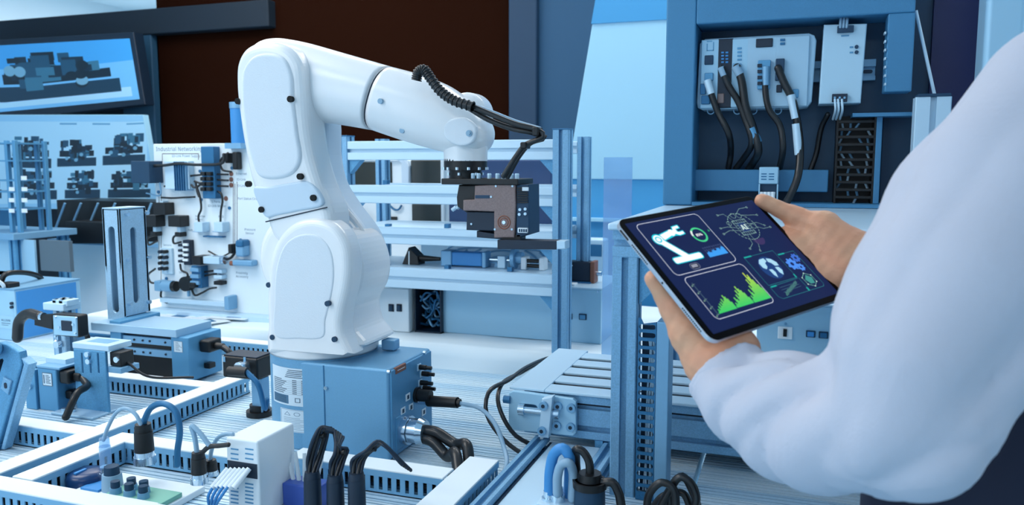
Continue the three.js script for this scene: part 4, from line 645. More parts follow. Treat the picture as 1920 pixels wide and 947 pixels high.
{ // controller leads
  const z = -1.915, L = (lab, l, r, extra) => { const t = thing('controller_lead', lab, 'cable', onZ(l[l.length - 1][0], l[l.length - 1][1], z)); part(t, 'cable', capped(l.map(([x, y, d = 0]) => onZ(x, y, z + d)), r, 40, 8), M.rubber); (extra || []).forEach(([n, a, b, rr, m]) => part(t, n, rod(onZ(...a, z), onZ(...b, z), rr), m)); };
  L('black lead from the lowest left module with a clear plug', [[1328, 160], [1334, 178], [1346, 210], [1366, 250], [1370, 290, -0.06], [1366, 314, -0.075]], 0.0075, [['plug', [1326, 150], [1334, 176], 0.009, M.aluLight]]);
  L('black lead plugged into the narrow dark module', [[1354, 128], [1366, 160], [1384, 190], [1398, 225], [1410, 265], [1392, 300, -0.06], [1380, 316, -0.075]], 0.0075, [['plug', [1352, 126], [1358, 142], 0.008, M.hose]]);
  L('thick black lead from the third controller module', [[1382, 126], [1390, 150], [1398, 200], [1412, 240], [1422, 280], [1412, 305, -0.06], [1404, 317, -0.075]], 0.009, [['plug', [1379, 124], [1388, 140], 0.01, M.hose], ['sleeve', [1409, 240], [1421, 268], 0.0105, M.steel]]);
  L('black lead hanging from the grey terminal plug', [[1436, 130], [1435, 170], [1442, 205], [1462, 235], [1468, 275], [1462, 315, -0.05]], 0.007, [['plug', [1436, 125], [1436, 160], 0.008, M.aluMid]]);
  L('long black lead with a pale tag sleeve from the widest module', [[1459, 128], [1470, 155], [1485, 185], [1494, 225], [1500, 280], [1496, 330, 0.02], [1484, 362, 0.02], [1470, 388, 0.01]], 0.0085, [['sleeve', [1483, 178], [1492, 222], 0.0092, M.aluLight], ['tag_sleeve', [1493, 232], [1498, 290], 0.0095, M.aluLight]]);
  L('single black lead under the power supply', [[1552, 215, -0.06], [1540, 240, -0.08], [1530, 290, -0.09], [1520, 318, -0.09]], 0.006);
}
{ // small white module with clear plugs
  const z = -1.93, P = (x, y) => onZ(x, y, z), a = P(1424, 313), b = P(1458, 386), t = thing('plug_module', 'small white vented module with clear plugs at its foot beside the long lead', 'module', V((a.x + b.x) / 2, 1.339, z - 0.03));
  part(t, 'case', bb(a.x, b.x, P(1440, 345).y, a.y, z - 0.03, z + 0.012, 0.003), M.sheet); for (const q of [a.x, b.x - 0.003]) part(t, 'side_wall', bb(q, q + 0.003, 1.339, P(1440, 345).y, z - 0.03, z + 0.012), M.sheet); part(t, 'socket', bb(a.x + 0.003, b.x - 0.003, P(1440, 366).y, P(1440, 345).y, z - 0.03, z + 0.002), M.deep);
  for (let k = 0; k < 3; k++) for (let j = 0; j < 2; j++) part(t, 'vent', bb(P(1428 + j * 14, 324).x, P(1438 + j * 14, 324).x, P(1430, 327 + k * 5).y, P(1430, 325 + k * 5).y, z + 0.0115, z + 0.0126), M.steelDark);
  for (let k = 0; k < 4; k++) part(t, 'clear_plug', rod(P(1428 + k * 7, 380).setZ(z + 0.012), P(1429 + k * 7, 360).setZ(z + 0.008), 0.0045, 0.005, 8), M.white);
}
// pale wall panel and blue counter in the back
{
  const z = -3.4, P = (x, y) => onZ(x, y, z), t = thing('display_panel', 'large pale blue display panel with a slanted edge behind the shelf rack', 'panel', V(P(1180, 300).x, 0, z));
  const c = P(1100, 336).y;
  part(t, 'board', ext([V(P(1062, 336).x, c, 0), V(P(1700, 336).x, c, 0), V(P(1700, 336).x, 2.4, 0), V(P(1140, -130).x, 2.4, 0)], z, 0.05, 0.004), panelPale);
  part(t, 'top_band', ext([V(P(1109, 45).x, P(1109, 45).y, 0), V(P(1700, 45).x, P(1109, 45).y, 0), V(P(1700, 45).x, 2.4, 0), V(P(1140, -130).x, 2.4, 0)], z + 0.006, 0.012), panelMid, 'mid blue top band');
  part(t, 'plinth', bb(P(1062, 336).x, P(1700, 336).x, 0, c, z - 0.05, z - 0.01), panelMid, 'mid blue lower part');
  part(t, 'ledge', bb(P(1060, 412).x, P(1700, 412).x, P(1100, 414).y, P(1100, 408).y, z - 0.01, z + 0.03), panelPale);
  const zg = -2.0, g = thing('glass_screen', 'thin clear guard pane standing on the bench behind the slotted upright', 'guard', V(onZ(1160, 560, zg).x, T, zg));
  part(g, 'pane', bb(onZ(1131, 400, zg).x, onZ(1184, 400, zg).x, T + 0.001, onZ(1150, 295, zg).y, zg - 0.004, zg), M.glass);
}
// ---------------------------------------------------------------- left end of the bench
const extX = (pts, xf, depth, bev = 0, holes = []) => ext(pts.map(p => V(-p.z, p.y, 0)), xf, depth, bev, 2, holes.map(h => h)).rotateY(Math.PI / 2);
{ // linear stage with slotted tower
  const z = -1.70, xc = onZ(228, 500, z).x, x0 = onZ(197, 500, z).x, yb = onZ(213, 606, z).y, yt = onZ(213, 392, z).y, zb = onX(278, 500, xc).z;
  const t = thing('linear_stage', 'blue linear stage with a tall slotted tower and a motor on its end', 'linear stage', V(onZ(290, 700, -1.66).x, T, z));
  const ys = y => onZ(213, y, z).y, holeF = slotHole((x0 + xc) / 2, (ys(425) + ys(586)) / 2, 0.022, ys(425) - ys(586)), zc = (z + zb) / 2, holeR = slotHole(-zc, (ys(428) + ys(572)) / 2, 0.022, ys(428) - ys(572));
  const tw = part(t, 'tower', [ext([V(x0, yb, 0), V(xc, yb, 0), V(xc, yt, 0), V(x0, yt, 0)], z, 0.007, 0.001, 1, [holeF]), extX([V(0, yb + 0.02, z), V(0, yb + 0.02, zb), V(0, yt, zb), V(0, yt, z)], xc, 0.007, 0.001, [holeR]), bb(x0, xc, yb + 0.02, yt, zb, zb + 0.007), bb(x0, x0 + 0.007, yb, yt, zb, z), bb(x0, xc, yt - 0.004, yt + 0.003, zb, z, 0.001)], M.alu);
  for (const [x, y] of [[236, 402], [273, 399], [239, 487], [277, 482], [242, 570], [277, 566]]) { const p = onX(x, y, xc); part(tw, 'screw', bolt(V(xc + 0.004, p.y, p.z), 0.0055, 'x', 0.012), M.chrome); }
  const yd = yb - 0.005;
  const yp1 = onZ(290, 615, -1.645).y, yp0 = onZ(290, 630, -1.645).y;
  part(t, 'carriage_plate', bb(x0 - 0.005, onZ(338, 620, -1.66).x, yp0, yp1, -1.78, -1.645, 0.002), M.alu);
  part(t, 'tower_neck', bb(x0 + 0.005, xc - 0.006, Math.min(yb, yp1) - 0.005, yb + 0.03, zb + 0.01, z - 0.006), M.navy);
  const zf = -1.66, S = (x, y) => onZ(x, y, zf), xl = S(222, 660).x, xm = S(325, 660).x, yr = yp0 - 0.001;
  part(t, 'support_plate', bb(xl - 0.02, xl + 0.018, T, yr + 0.03, zf - 0.14, zf + 0.006, 0.002), M.steel);
  part(t, 'stage_body', bb(xl, xm, T + 0.004, yr, zf - 0.13, zf - 0.012), M.black);
  for (const [ya, yb2] of [[633, 646], [655, 668]]) { const g = part(t, 'guide_rail', bb(xl, xm, S(280, yb2).y, S(280, ya).y, zf - 0.02, zf, 0.001), M.aluMid); for (const x of [252, 268, 281, 310]) part(g, 'screw', bolt(V(S(x, 640).x, (S(280, ya).y + S(280, yb2).y) / 2, zf), 0.003, 'z', 0.004), M.navy); }
  const xe = S(358, 660).x, mo = part(t, 'motor_block', bb(xm, xe, T + 0.006, yr + 0.002, zf - 0.12, zf + 0.008, 0.003), M.steel);
  { const a = S(330, 638), b = S(347, 660); sheet(mo, 'label', a.x, b.x, b.y, a.y, zf + 0.0088, print(0, 0, 64, 80, (c, W, H) => { c.fillStyle = '#d5e8f4'; c.fillRect(0, 0, W, H); c.strokeStyle = '#2f4d63'; c.strokeRect(2, 2, W - 4, H - 4); c.fillStyle = '#42617a'; for (let k = 0; k < 7; k++) c.fillRect(10, 10 + k * 9, 24 + k * 5 % 18, 3); c.fillRect(52, 40, 5, 5); })); }
  part(mo, 'plug', [bb(xe, xe + 0.035, yr - 0.045, yr - 0.012, zf - 0.08, zf - 0.03, 0.006), cy(0.008, 0.01, 0.03, V(xe + 0.045, yr - 0.03, zf - 0.055), 'x', 12)], M.black);
  part(mo, 'gland', bb(xe, xe + 0.02, T + 0.03, T + 0.045, zf - 0.07, zf - 0.045, 0.003), M.black);
  part(t, 'motor_cable', capped([V(xe + 0.055, yr - 0.03, zf - 0.055), V(xe + 0.085, yr - 0.045, zf - 0.05), V(xe + 0.085, T + 0.05, zf - 0.06), V(xe + 0.06, T + 0.01, zf - 0.08)], 0.008, 30, 8), M.rubber);
  part(t, 'push_rod', rod(V(xl - 0.02, yr - 0.03, zf - 0.05), V(xl - 0.2, yr - 0.03, zf - 0.05), 0.006), M.steelDark); part(t, 'rod_holder', [bb(xl - 0.26, xl - 0.19, T, yr - 0.005, zf - 0.08, zf - 0.02, 0.003)], M.aluMid); part(t, 'sensor_wire', capped([V(xl - 0.005, yb + 0.012, z + 0.01), V(xl - 0.03, yb, z + 0.014), V(xl - 0.035, yb - 0.04, z + 0.02)], 0.0025, 20, 6), M.rubber);
}
{ // vision camera on a profile post
  const p = onY(128, 702, T), z = p.z, t = thing('vision_sensor', 'small camera with a square dark window clamped to an upright profile', 'camera', V(p.x, T, z)), S = (x, y) => onZ(x, y, z + 0.03);
  const w = 0.04, top = onZ(120, 560, z).y;
  part(t, 'post', prof(V(p.x, T, z), V(p.x, top, z), w), M.alu); part(t, 'clamp', [bb(p.x - 0.045, p.x + 0.03, onZ(120, 580, z).y, onZ(120, 566, z).y, z - 0.028, z + 0.028, 0.003), bb(p.x - 0.02, p.x + 0.035, onZ(120, 572, z).y, onZ(120, 560, z).y, z - 0.02, z + 0.02, 0.003)], M.aluLight);
  const zc = z + 0.055, C = (x, y) => onZ(x, y, zc), a = C(96, 588), b = C(148, 634);
  const cm = part(t, 'camera_body', bb(a.x, b.x, b.y, a.y, zc - 0.035, zc, 0.006), M.black); part(cm, 'face_plate', ext([V(a.x + 0.008, b.y + 0.003, 0), V(b.x - 0.003, b.y + 0.005, 0), V(b.x - 0.002, a.y - 0.003, 0), V(a.x + 0.01, a.y - 0.004, 0)], zc + 0.004, 0.006, 0.002), M.sheet, 'pale square face plate');
  { const q = C(117, 600), r = C(138, 621); part(cm, 'window', bb(q.x, r.x, r.y, q.y, zc, zc + 0.006, 0.002), M.navy, 'square dark lens window'); }
  for (const [x, y] of [[107, 594], [145, 596], [107, 630], [144, 624], [114, 613], [140, 608]]) part(cm, 'screw', bolt(C(x, y).setZ(zc + 0.005), 0.0035, 'z', 0.005), M.chrome);
  part(t, 'bracket', [rod(S(104, 640), S(112, 648), 0.006), bolt(S(108, 646), 0.01, 'z', 0.012)], M.chrome); part(t, 'back_cone', ext(pxs([[64, 592], [98, 590], [98, 618], [64, 610]], zc - 0.02), zc - 0.02, 0.025, 0.002), M.black);
  part(t, 'coupling', rod(C(53, 597).setZ(zc - 0.03), C(64, 598).setZ(zc - 0.03), 0.012), M.chrome); part(t, 'cable', capped([C(56, 597), C(34, 592), C(18, 605), C(14, 638)].map(q => q.setZ(zc - 0.03)), 0.014, 30, 10), M.rubber); part(t, 'rear_cable', capped([V(p.x + 0.02, T + 0.14, z - 0.03), V(p.x + 0.045, T + 0.1, z - 0.03), V(p.x + 0.04, T + 0.06, z - 0.03)], 0.007, 16, 8), M.rubber);
}
{ // bracket plate with three slots
  const p = onY(185, 775, T), z = p.z, P = (x, y) => onZ(x, y, z), x0 = P(140, 700).x, x1 = P(199, 700).x, yt = P(170, 657).y;
  const t = thing('sensor_bracket', 'upright blue plate with three vertical slots holding a small black sensor', 'bracket', V((x0 + x1) / 2, T, z));
  const hs = [154, 169, 184].map((x, k) => slotHole(P(x, 680).x, (P(x, 662).y + P(x, 700).y) / 2, 0.0045, P(x, 662).y - P(x, 700).y));
  part(t, 'plate', ext([V(x0, T + 0.005, 0), V(x1, T + 0.005, 0), V(x1, yt, 0), V(x0, yt, 0)], z, 0.008, 0.001, 1, hs), M.steel);
  part(t, 'side_flange', bb(x0, x0 + 0.006, T + 0.005, yt, z - 0.05, z - 0.008), M.aluMid); part(t, 'foot_plate', bb(x0 - 0.03, x1, T, T + 0.006, z - 0.05, z + 0.045, 0.002), M.alu);
  for (const [x, y] of [[166, 664], [168, 677]]) part(t, 'screw', bolt(P(x, y).setZ(z + 0.003), 0.0065, 'z', 0.008), M.chrome);
  for (const dx of [0.01, 0.035]) part(t, 'foot_screw', cy(0.007, 0.007, 0.006, V(x0 + dx - 0.02, T + 0.009, z + 0.025), 'y', 12), M.chrome);
  part(t, 'milled_block', [bb(x0 - 0.005, x1 + 0.01, yt, yt + 0.014, z - 0.07, z - 0.002, 0.002)], M.aluLight); part(t, 'block_window', bb(x0 + 0.02, x1 - 0.012, yt + 0.012, yt + 0.0146, z - 0.055, z - 0.02), M.aluMid);
  const q = part(t, 'black_sensor', bb(x1 + 0.002, x1 + 0.035, yt - 0.035, yt - 0.002, z - 0.05, z - 0.01, 0.003), M.black); part(q, 'lens', cy(0.007, 0.007, 0.006, V(x1 + 0.025, yt - 0.018, z - 0.008), 'z', 14), M.chrome); part(t, 'sensor_shelf', bb(x1, x1 + 0.04, yt - 0.05, yt - 0.036, z - 0.06, z - 0.005, 0.002), M.aluMid);
  part(t, 'wire', capped([V(x1 + 0.036, yt - 0.03, z - 0.03), V(x1 + 0.08, yt - 0.06, z - 0.04), V(x1 + 0.14, T + 0.07, z - 0.12)], 0.003, 20, 6), M.rubber);
}
{ // sensor box with plug
  const p = onY(105, 772, T), z = p.z, P = (x, y) => onZ(x, y, z), x0 = P(72, 730).x, x1 = P(107, 730).x, yt = P(90, 692).y;
  const t = thing('sensor_box', 'squat blue metal sensor box with a white sticker and a black plug', 'sensor box', V((x0 + x1) / 2, T, z));
  part(t, 'case', bb(x0, x1, T, yt, z - 0.075, z, 0.003), M.steel); part(t, 'cover', bb(x0 - 0.001, x1 + 0.012, yt, yt + 0.006, z - 0.08, z + 0.001, 0.002), M.aluMid);
  { const a = P(79, 698), b = P(99, 725); sheet(t, 'sticker', a.x, b.x, b.y, a.y, z + 0.0008, print(0, 0, 64, 80, (c, W, H) => { c.fillStyle = '#cfe4f2'; c.fillRect(0, 0, W, H); c.strokeStyle = '#2f4d63'; c.lineWidth = 3; c.strokeRect(2, 2, W - 4, H - 4); c.fillStyle = '#42617a'; c.fillRect(8, 14, 7, 52); for (let k = 0; k < 6; k++) c.fillRect(22, 14 + k * 9, 22 + k * 7 % 12, 4); })); }
  part(t, 'plug', [bb(x1, x1 + 0.03, yt - 0.035, yt - 0.003, z - 0.06, z - 0.006, 0.006), bb(x1 + 0.02, x1 + 0.05, yt - 0.03, yt - 0.01, z - 0.045, z - 0.018, 0.006)], M.black); part(t, 'lower_gland', bb(x1, x1 + 0.02, yt - 0.075, yt - 0.055, z - 0.05, z - 0.02, 0.004), M.black);
  part(t, 'cable', capped([V(x1 + 0.045, yt - 0.02, z - 0.03), V(x1 + 0.075, yt - 0.035, z - 0.015), V(x1 + 0.085, T + 0.06, z + 0.02), V(x1 + 0.08, T + 0.012, z + 0.05)], 0.0085, 30, 8), M.rubber);
  const u = thing('sensor_mount', 'plain blue sensor bracket with one chrome screw and a milled block on top', 'bracket', V(x0 - 0.04, T, z)); const a = P(48, 692), yk = P(60, 692).y;
  part(u, 'plate', bb(a.x, x0 - 0.003, T, yk, z - 0.01, z + 0.005, 0.002), M.steel); part(u, 'side_plate', bb(a.x, a.x + 0.006, T, yk, z - 0.08, z - 0.01), M.steel); part(u, 'screw', bolt(P(60, 723).setZ(z + 0.007), 0.008, 'z', 0.008), M.chrome); part(u, 'milled_block', bb(P(64, 680).x, P(102, 680).x, yk, yk + 0.022, z - 0.1, z - 0.03, 0.002), M.aluLight);
}
{ // tilted dark bracket at the edge of the bench
  const z = -1.13, P = l => pxs(l, z).map(p => p.setY(Math.max(p.y, T + 0.002))), b = onZ(10, 850, z), t = thing('tilted_bracket', 'dark blue tilted handle shaped bracket standing at the bench end', 'bracket', V(b.x, T, z));
  part(t, 'rim', ext(P([[-94, 850], [-76, 780], [-24, 648], [-2, 642], [14, 646], [36, 660], [40, 684], [-6, 850]]), z, 0.018, 0.004, 3, [P([[-42, 770], [-8, 672], [6, 668], [10, 676], [-24, 790]])]), M.steel); part(t, 'web', ext(P([[-84, 845], [-68, 780], [-20, 656], [0, 650], [28, 668], [30, 686], [-14, 845]]), z - 0.012, 0.012), M.navy);
  part(t, 'plate', ext(P([[0, 850], [42, 684], [38, 672], [52, 684], [6, 850]]), z - 0.002, 0.02, 0.002), M.aluMid); const k = part(t, 'lug', ext(P([[4, 728], [9, 706], [24, 714], [18, 740]]), z + 0.004, 0.02, 0.002), M.aluMid); part(k, 'eye', ext(slotHole(onZ(14, 722, z).x, onZ(14, 722, z).y, 0.007, 0.012), z + 0.005, 0.004), M.navy); part(t, 'knob', new THREE.SphereGeometry(0.022, 20, 14).translate(...onZ(-20, 655, z + 0.02).toArray()), M.steel);
  part(t, 'foot', bb(onZ(-99, 850, z).x, onZ(0, 850, z).x, T, T + 0.012, z - 0.025, z + 0.01, 0.003), M.steelDark);
}
{ // controller box
  const p = onY(33, 640, T), xc = p.x, z = p.z, yt = onZ(33, 545, z).y, x0 = xc - 0.3, zb = onX(96, 560, xc).z, t = thing('controller_box', 'pale blue steel controller box with small knobs standing behind the camera post', 'controller', V(xc - 0.15, T, z));
  part(t, 'case', bb(x0, xc, T, yt, zb - 0.12, z, 0.003), M.sheet); part(t, 'lid', bb(x0, xc + 0.002, yt, yt + 0.004, zb - 0.12, z + 0.002), M.aluMid); part(t, 'side_panel', bb(xc, xc + 0.003, T + 0.006, yt - 0.006, zb - 0.1, z - 0.006), M.blue, 'mid blue side panel');
  for (const [x, y] of [[22, 569], [22, 576]]) part(t, 'knob', bolt(onZ(x, y, z + 0.003), 0.005, 'z', 0.008), M.navy); const a = onZ(-30, 545, z), b = onZ(30, 640, z);
  sheet(t, 'print', a.x, b.x, onZ(0, 615, z).y, onZ(0, 590, z).y, z + 0.001, print(0, 0, 256, 96, (c, W, H) => { c.fillStyle = '#9fcbe6'; c.fillRect(0, 0, W, H); c.fillStyle = '#17384f'; c.font = 'bold 22px sans-serif'; c.fillText('ALLIUM', 140, 44); c.fillRect(140, 56, 80, 4); c.fillRect(140, 70, 60, 3); }));
  part(t, 'top_socket', bb(onZ(-8, 545, z).x, onZ(12, 545, z).x, yt + 0.003, yt + 0.02, z - 0.05, z - 0.01, 0.003), M.black); part(t, 'cable', capped([onZ(0, 540, z - 0.03), onZ(8, 516, z - 0.03), onZ(40, 511, z - 0.1), onZ(75, 520, z - 0.2), onZ(84, 540, z - 0.26)], 0.009, 30, 8), M.rubber); part(t, 'cable', capped([onZ(8, 548, z - 0.02), onZ(6, 535, z), onZ(-6, 525, z + 0.02)], 0.006, 16, 8), M.white);
}
// ---------------------------------------------------------------- far left: desk, parts shelf, posters
{
  const z = -2.62, P = (x, y) => onZ(x, y, z), yd = P(60, 440).y, x1 = onZ(132, 436, z - 0.3).x, x0 = x1 - 1.5, t = thing('rear_desk', 'blue framed desk carrying the parts shelf at the far left', 'desk', V((x0 + x1) / 2, 0, z));
  part(t, 'top', bb(x0, x1, yd - 0.03, yd, z - 0.34, z, 0.003), M.aluMid); for (const x of [x1 - 0.04, x0 + 0.05]) part(t, 'leg', prof(V(x, 0, z - 0.04), V(x, yd - 0.03, z - 0.04), 0.04), M.steel); part(t, 'leg', prof(V(x1 - 0.05, 0, z - 0.3), V(x1 - 0.05, yd - 0.03, z - 0.3), 0.04), M.steel); part(t, 'leg', prof(V(x0 + 0.05, 0, z - 0.3), V(x0 + 0.05, yd - 0.03, z - 0.3), 0.04), M.steel);
  part(t, 'front_panel', bb(x0 + 0.08, P(48, 500).x, P(0, 560).y, yd - 0.031, z - 0.06, z - 0.05), M.sheet, 'pale front panel'); part(t, 'brown_panel', bb(P(50, 500).x, P(106, 500).x, P(70, 512).y, yd - 0.032, z - 0.09, z - 0.07), mat(0x5b6f7d, 0.6), 'grey brown panel'); part(t, 'lower_rail', bb(x0 + 0.05, x1 - 0.05, P(70, 524).y, P(70, 516).y, z - 0.07, z - 0.05), M.steelDark);
  const s = thing('parts_shelf', 'light blue wire frame parts shelf with small white tags on the rear desk', 'shelf', V(P(40, 430).x, yd, z - 0.1)), zt = z - 0.06;
  const xl = P(-40, 350).x, xr = onZ(88, 350, zt - 0.15).x, yt = P(40, 262).y; for (const x of [xl, (P(17, 350).x + xr) / 2 - 0.06, xr]) for (const zz of [zt, zt - 0.15]) part(s, 'upright', bb(x - 0.009, x + 0.009, yd, yt, zz - 0.009, zz + 0.009, 0.002), M.steel);
  for (const y of [266, 300, 338, 360, 394]) part(s, 'shelf', bb(xl, xr, P(40, y + 3).y, P(40, y).y, zt - 0.15, zt + 0.01), M.steel); for (const [x, y] of [[4, 354], [28, 354], [4, 375], [28, 375], [4, 395], [28, 395], [27, 333]]) { const q = P(x, y); part(s, 'tag', bb(q.x - 0.016, q.x + 0.016, q.y - 0.012, q.y + 0.006, zt + 0.012, zt + 0.015), M.white); }
}
{
  const z = -3.1, P = (x, y) => onZ(x, y, z), t = thing('black_bench', 'low black bench with pale slanted struts below the product poster', 'bench', V(P(200, 420).x, 0, z));
  const x0 = P(92, 400).x, x1 = P(320, 400).x, y1 = P(200, 378).y, y0 = P(200, 452).y; part(t, 'back', bb(x0, x1, y0, y1, z - 0.3, z - 0.05), M.black); part(t, 'plinth', bb(x0 + 0.02, x1 - 0.02, 0, y0, z - 0.34, z - 0.08), M.white, 'white plinth');
  for (const [x, X] of [[100, 122], [128, 152], [160, 184], [192, 216], [262, 284]]) part(t, 'strut', rod(P(x, 440), P(X, 381), 0.006, 0.006, 6), M.aluMid);
  part(t, 'tray', ext(pxs([[122, 415], [198, 418], [198, 457], [134, 457]], z + 0.1), z + 0.1, 0.18, 0.004), M.black); part(t, 'bottom_bar', bb(x0, x1, y0 - 0.02, y0, z - 0.3, z + 0.02), M.aluMid);
}
const machine = (c, x, y, w, h, seed_) => {      // printed silhouette of a small machine
  let q = seed_; const r = () => (q = (q * 16807) % 2147483647) / 2147483647;
  c.fillStyle = '#12374f'; c.fillRect(x - w * 0.5, y + h * 0.2, w, h * 0.3); c.fillStyle = '#0b2333'; c.fillRect(x - w * 0.44, y - h * 0.05, w * 0.88, h * 0.2);
  for (let k = 0; k < 26; k++) { c.fillStyle = ['#0b2333', '#1d4d6b', '#34708f', '#0f2c40'][k % 4]; c.fillRect(x - w * 0.42 + r() * w * 0.7, y - h * 0.48 + r() * h * 0.55, w * (0.06 + r() * 0.14), h * (0.08 + r() * 0.25)); }
  for (let k = 0; k < 7; k++) { c.fillStyle = k % 2 ? '#6fa7c6' : '#0b2333'; c.beginPath(); c.arc(x - w * 0.38 + r() * w * 0.76, y - h * 0.2 + r() * h * 0.5, w * 0.05, 0, 7); c.fill(); }
};
{
  const z = -3.5, P = (x, y) => onZ(x, y, z), a = P(-60, 215), b = P(297, 392), ctr = P(120, 300), t = thing('product_poster', 'wide pale poster printed with six small machines above the black bench', 'poster', V(ctr.x, b.y, z));
  const tex = print(0, 0, 1024, 512, (c, W, H) => { c.fillStyle = '#8fcaf0'; c.fillRect(0, 0, W, H); c.fillStyle = '#a9daf6'; c.fillRect(60, 30, W - 120, H - 60); const X = px_ => (px_ + 60) / 357 * W, Y = py_ => (py_ - 215) / 177 * H; [[65, 280, 70, 50], [152, 280, 62, 46], [236, 276, 64, 52], [78, 342, 66, 52], [163, 343, 56, 48], [246, 344, 64, 46], [-20, 340, 50, 50]].forEach(([x, y, w, h], i) => machine(c, X(x), Y(y), w * 1.15 / 357 * W, h * 1.2 / 177 * H, 11 + i * 97)); c.fillStyle = '#5e9cc4'; for (let k = 0; k < 3; k++) c.fillRect(X(120 + k * 60), Y(228), 90, 8); });
  part(t, 'board', ext(pxs([[-60, 215], [268, 215], [299, 392], [-60, 392]], z - 0.002), z - 0.002, 0.04, 0.002), panelPale);
  const g = new THREE.BufferGeometry(), q = pxs([[-60, 392], [297, 390], [267, 217], [-60, 217]], z); g.setAttribute('position', new THREE.Float32BufferAttribute(q.flatMap(v => [v.x, v.y, z]), 3)); g.setAttribute('uv', new THREE.Float32BufferAttribute([0, 0, 1, 0, (267 + 60) / 357, 1, 0, 1], 2)); g.setIndex([0, 1, 2, 0, 2, 3]); g.computeVertexNormals(); part(t, 'print', g, new THREE.MeshPhysicalMaterial({ map: tex, roughness: 0.5 }));
  part(t, 'stand', bb(P(-60, 300).x, P(20, 300).x, 0, b.y, z - 0.06, z - 0.03), M.steelDark); part(t, 'stand', bb(P(200, 300).x, P(290, 300).x, 0, b.y, z - 0.06, z - 0.03), M.steelDark);
  const zs = -3.9, R = (x, y) => onZ(x, y, zs), s = thing('wall_screen', 'tilted bright blue screen in a black frame high on the navy partition', 'screen', V(R(130, 200).x, R(130, 140).y, zs));
  const tex2 = print(0, 0, 512, 256, (c, W, H) => { c.fillStyle = '#6db9ee'; c.fillRect(0, 0, W, H); c.fillStyle = '#3f9fe4'; c.fillRect(0, 0, W, 90); c.fillStyle = '#a3d6f5'; c.fillRect(20, 200, W - 40, 40); machine(c, 262, 120, 400, 190, 5); });
  part(s, 'frame', ext(pxs([[-60, 78], [250, 60], [272, 196], [-40, 232]], zs - 0.012), zs - 0.012, 0.08, 0.006), M.navy); part(s, 'bracket', bb(R(60, 150).x, R(180, 150).x, R(120, 170).y, R(120, 110).y, -4.2, zs - 0.09), M.navy);
  const g2 = new THREE.BufferGeometry(), q2 = pxs([[-30, 213], [262, 186], [243, 72], [-52, 88]], zs - 0.01); g2.setAttribute('position', new THREE.Float32BufferAttribute(q2.flatMap(v => [v.x, v.y, zs - 0.01]), 3)); g2.setAttribute('uv', new THREE.Float32BufferAttribute([0, 0, 1, 0, 1, 1, 0, 1], 2)); g2.setIndex([0, 1, 2, 0, 2, 3]); g2.computeVertexNormals();
  part(s, 'display', g2, new THREE.MeshPhysicalMaterial({ map: tex2, emissiveMap: tex2, emissive: 0xffffff, emissiveIntensity: 0.35, roughness: 0.3 }));
}
{ // pole sensor left of the robot base
  const p = onY(487, 778, T), z = p.z, P = (x, y) => onZ(x, y, z), t = thing('pole_sensor', 'black box sensor with a round connector on a short pole beside the robot base', 'sensor', V(p.x, T, z)), a = P(436, 662), b = P(498, 708), zc = z + 0.03;
  part(t, 'pole', bb(P(478, 700).x, P(497, 700).x, T, b.y, z - 0.015, z + 0.015, 0.002), M.aluMid); part(t, 'foot', [cy(0.03, 0.03, 0.012, V(p.x, T + 0.006, z), 'y', 24), cy(0.022, 0.022, 0.02, V(p.x, T + 0.016, z), 'y', 24)], M.black);
  const h = part(t, 'housing', bb(P(432, 662).x, P(497, 662).x, b.y, a.y, z - 0.03, z + 0.03, 0.005), M.black); part(h, 'lid', bb(P(434, 662).x, P(495, 662).x, a.y, a.y + 0.003, z - 0.027, z + 0.027, 0.001), M.navy); for (const [x, y] of [[437, 668], [475, 669], [490, 700]]) part(h, 'mark', bb(P(x, y).x - 0.003, P(x, y).x + 0.003, P(x, y).y - 0.006, P(x, y).y + 0.006, z + 0.03, z + 0.0315), M.aluMid);
  const q = onZ(455, 688, z + 0.04); part(t, 'connector', [cy(0.012, 0.012, 0.03, V(q.x, q.y, z + 0.04), 'z', 16), cy(0.014, 0.014, 0.008, V(q.x, q.y, z + 0.05), 'z', 12)], M.chrome); part(t, 'plug', [rod(V(q.x - 0.02, q.y - 0.006, z + 0.062), V(q.x + 0.03, q.y - 0.004, z + 0.062), 0.011)], M.black);
  part(t, 'cable', capped([V(q.x + 0.028, q.y - 0.004, z + 0.062), V(q.x + 0.055, q.y - 0.03, z + 0.06), V(q.x + 0.06, q.y - 0.09, z + 0.045), V(q.x + 0.058, T + 0.05, z + 0.035)], 0.006, 30, 8), M.steelDark);
}
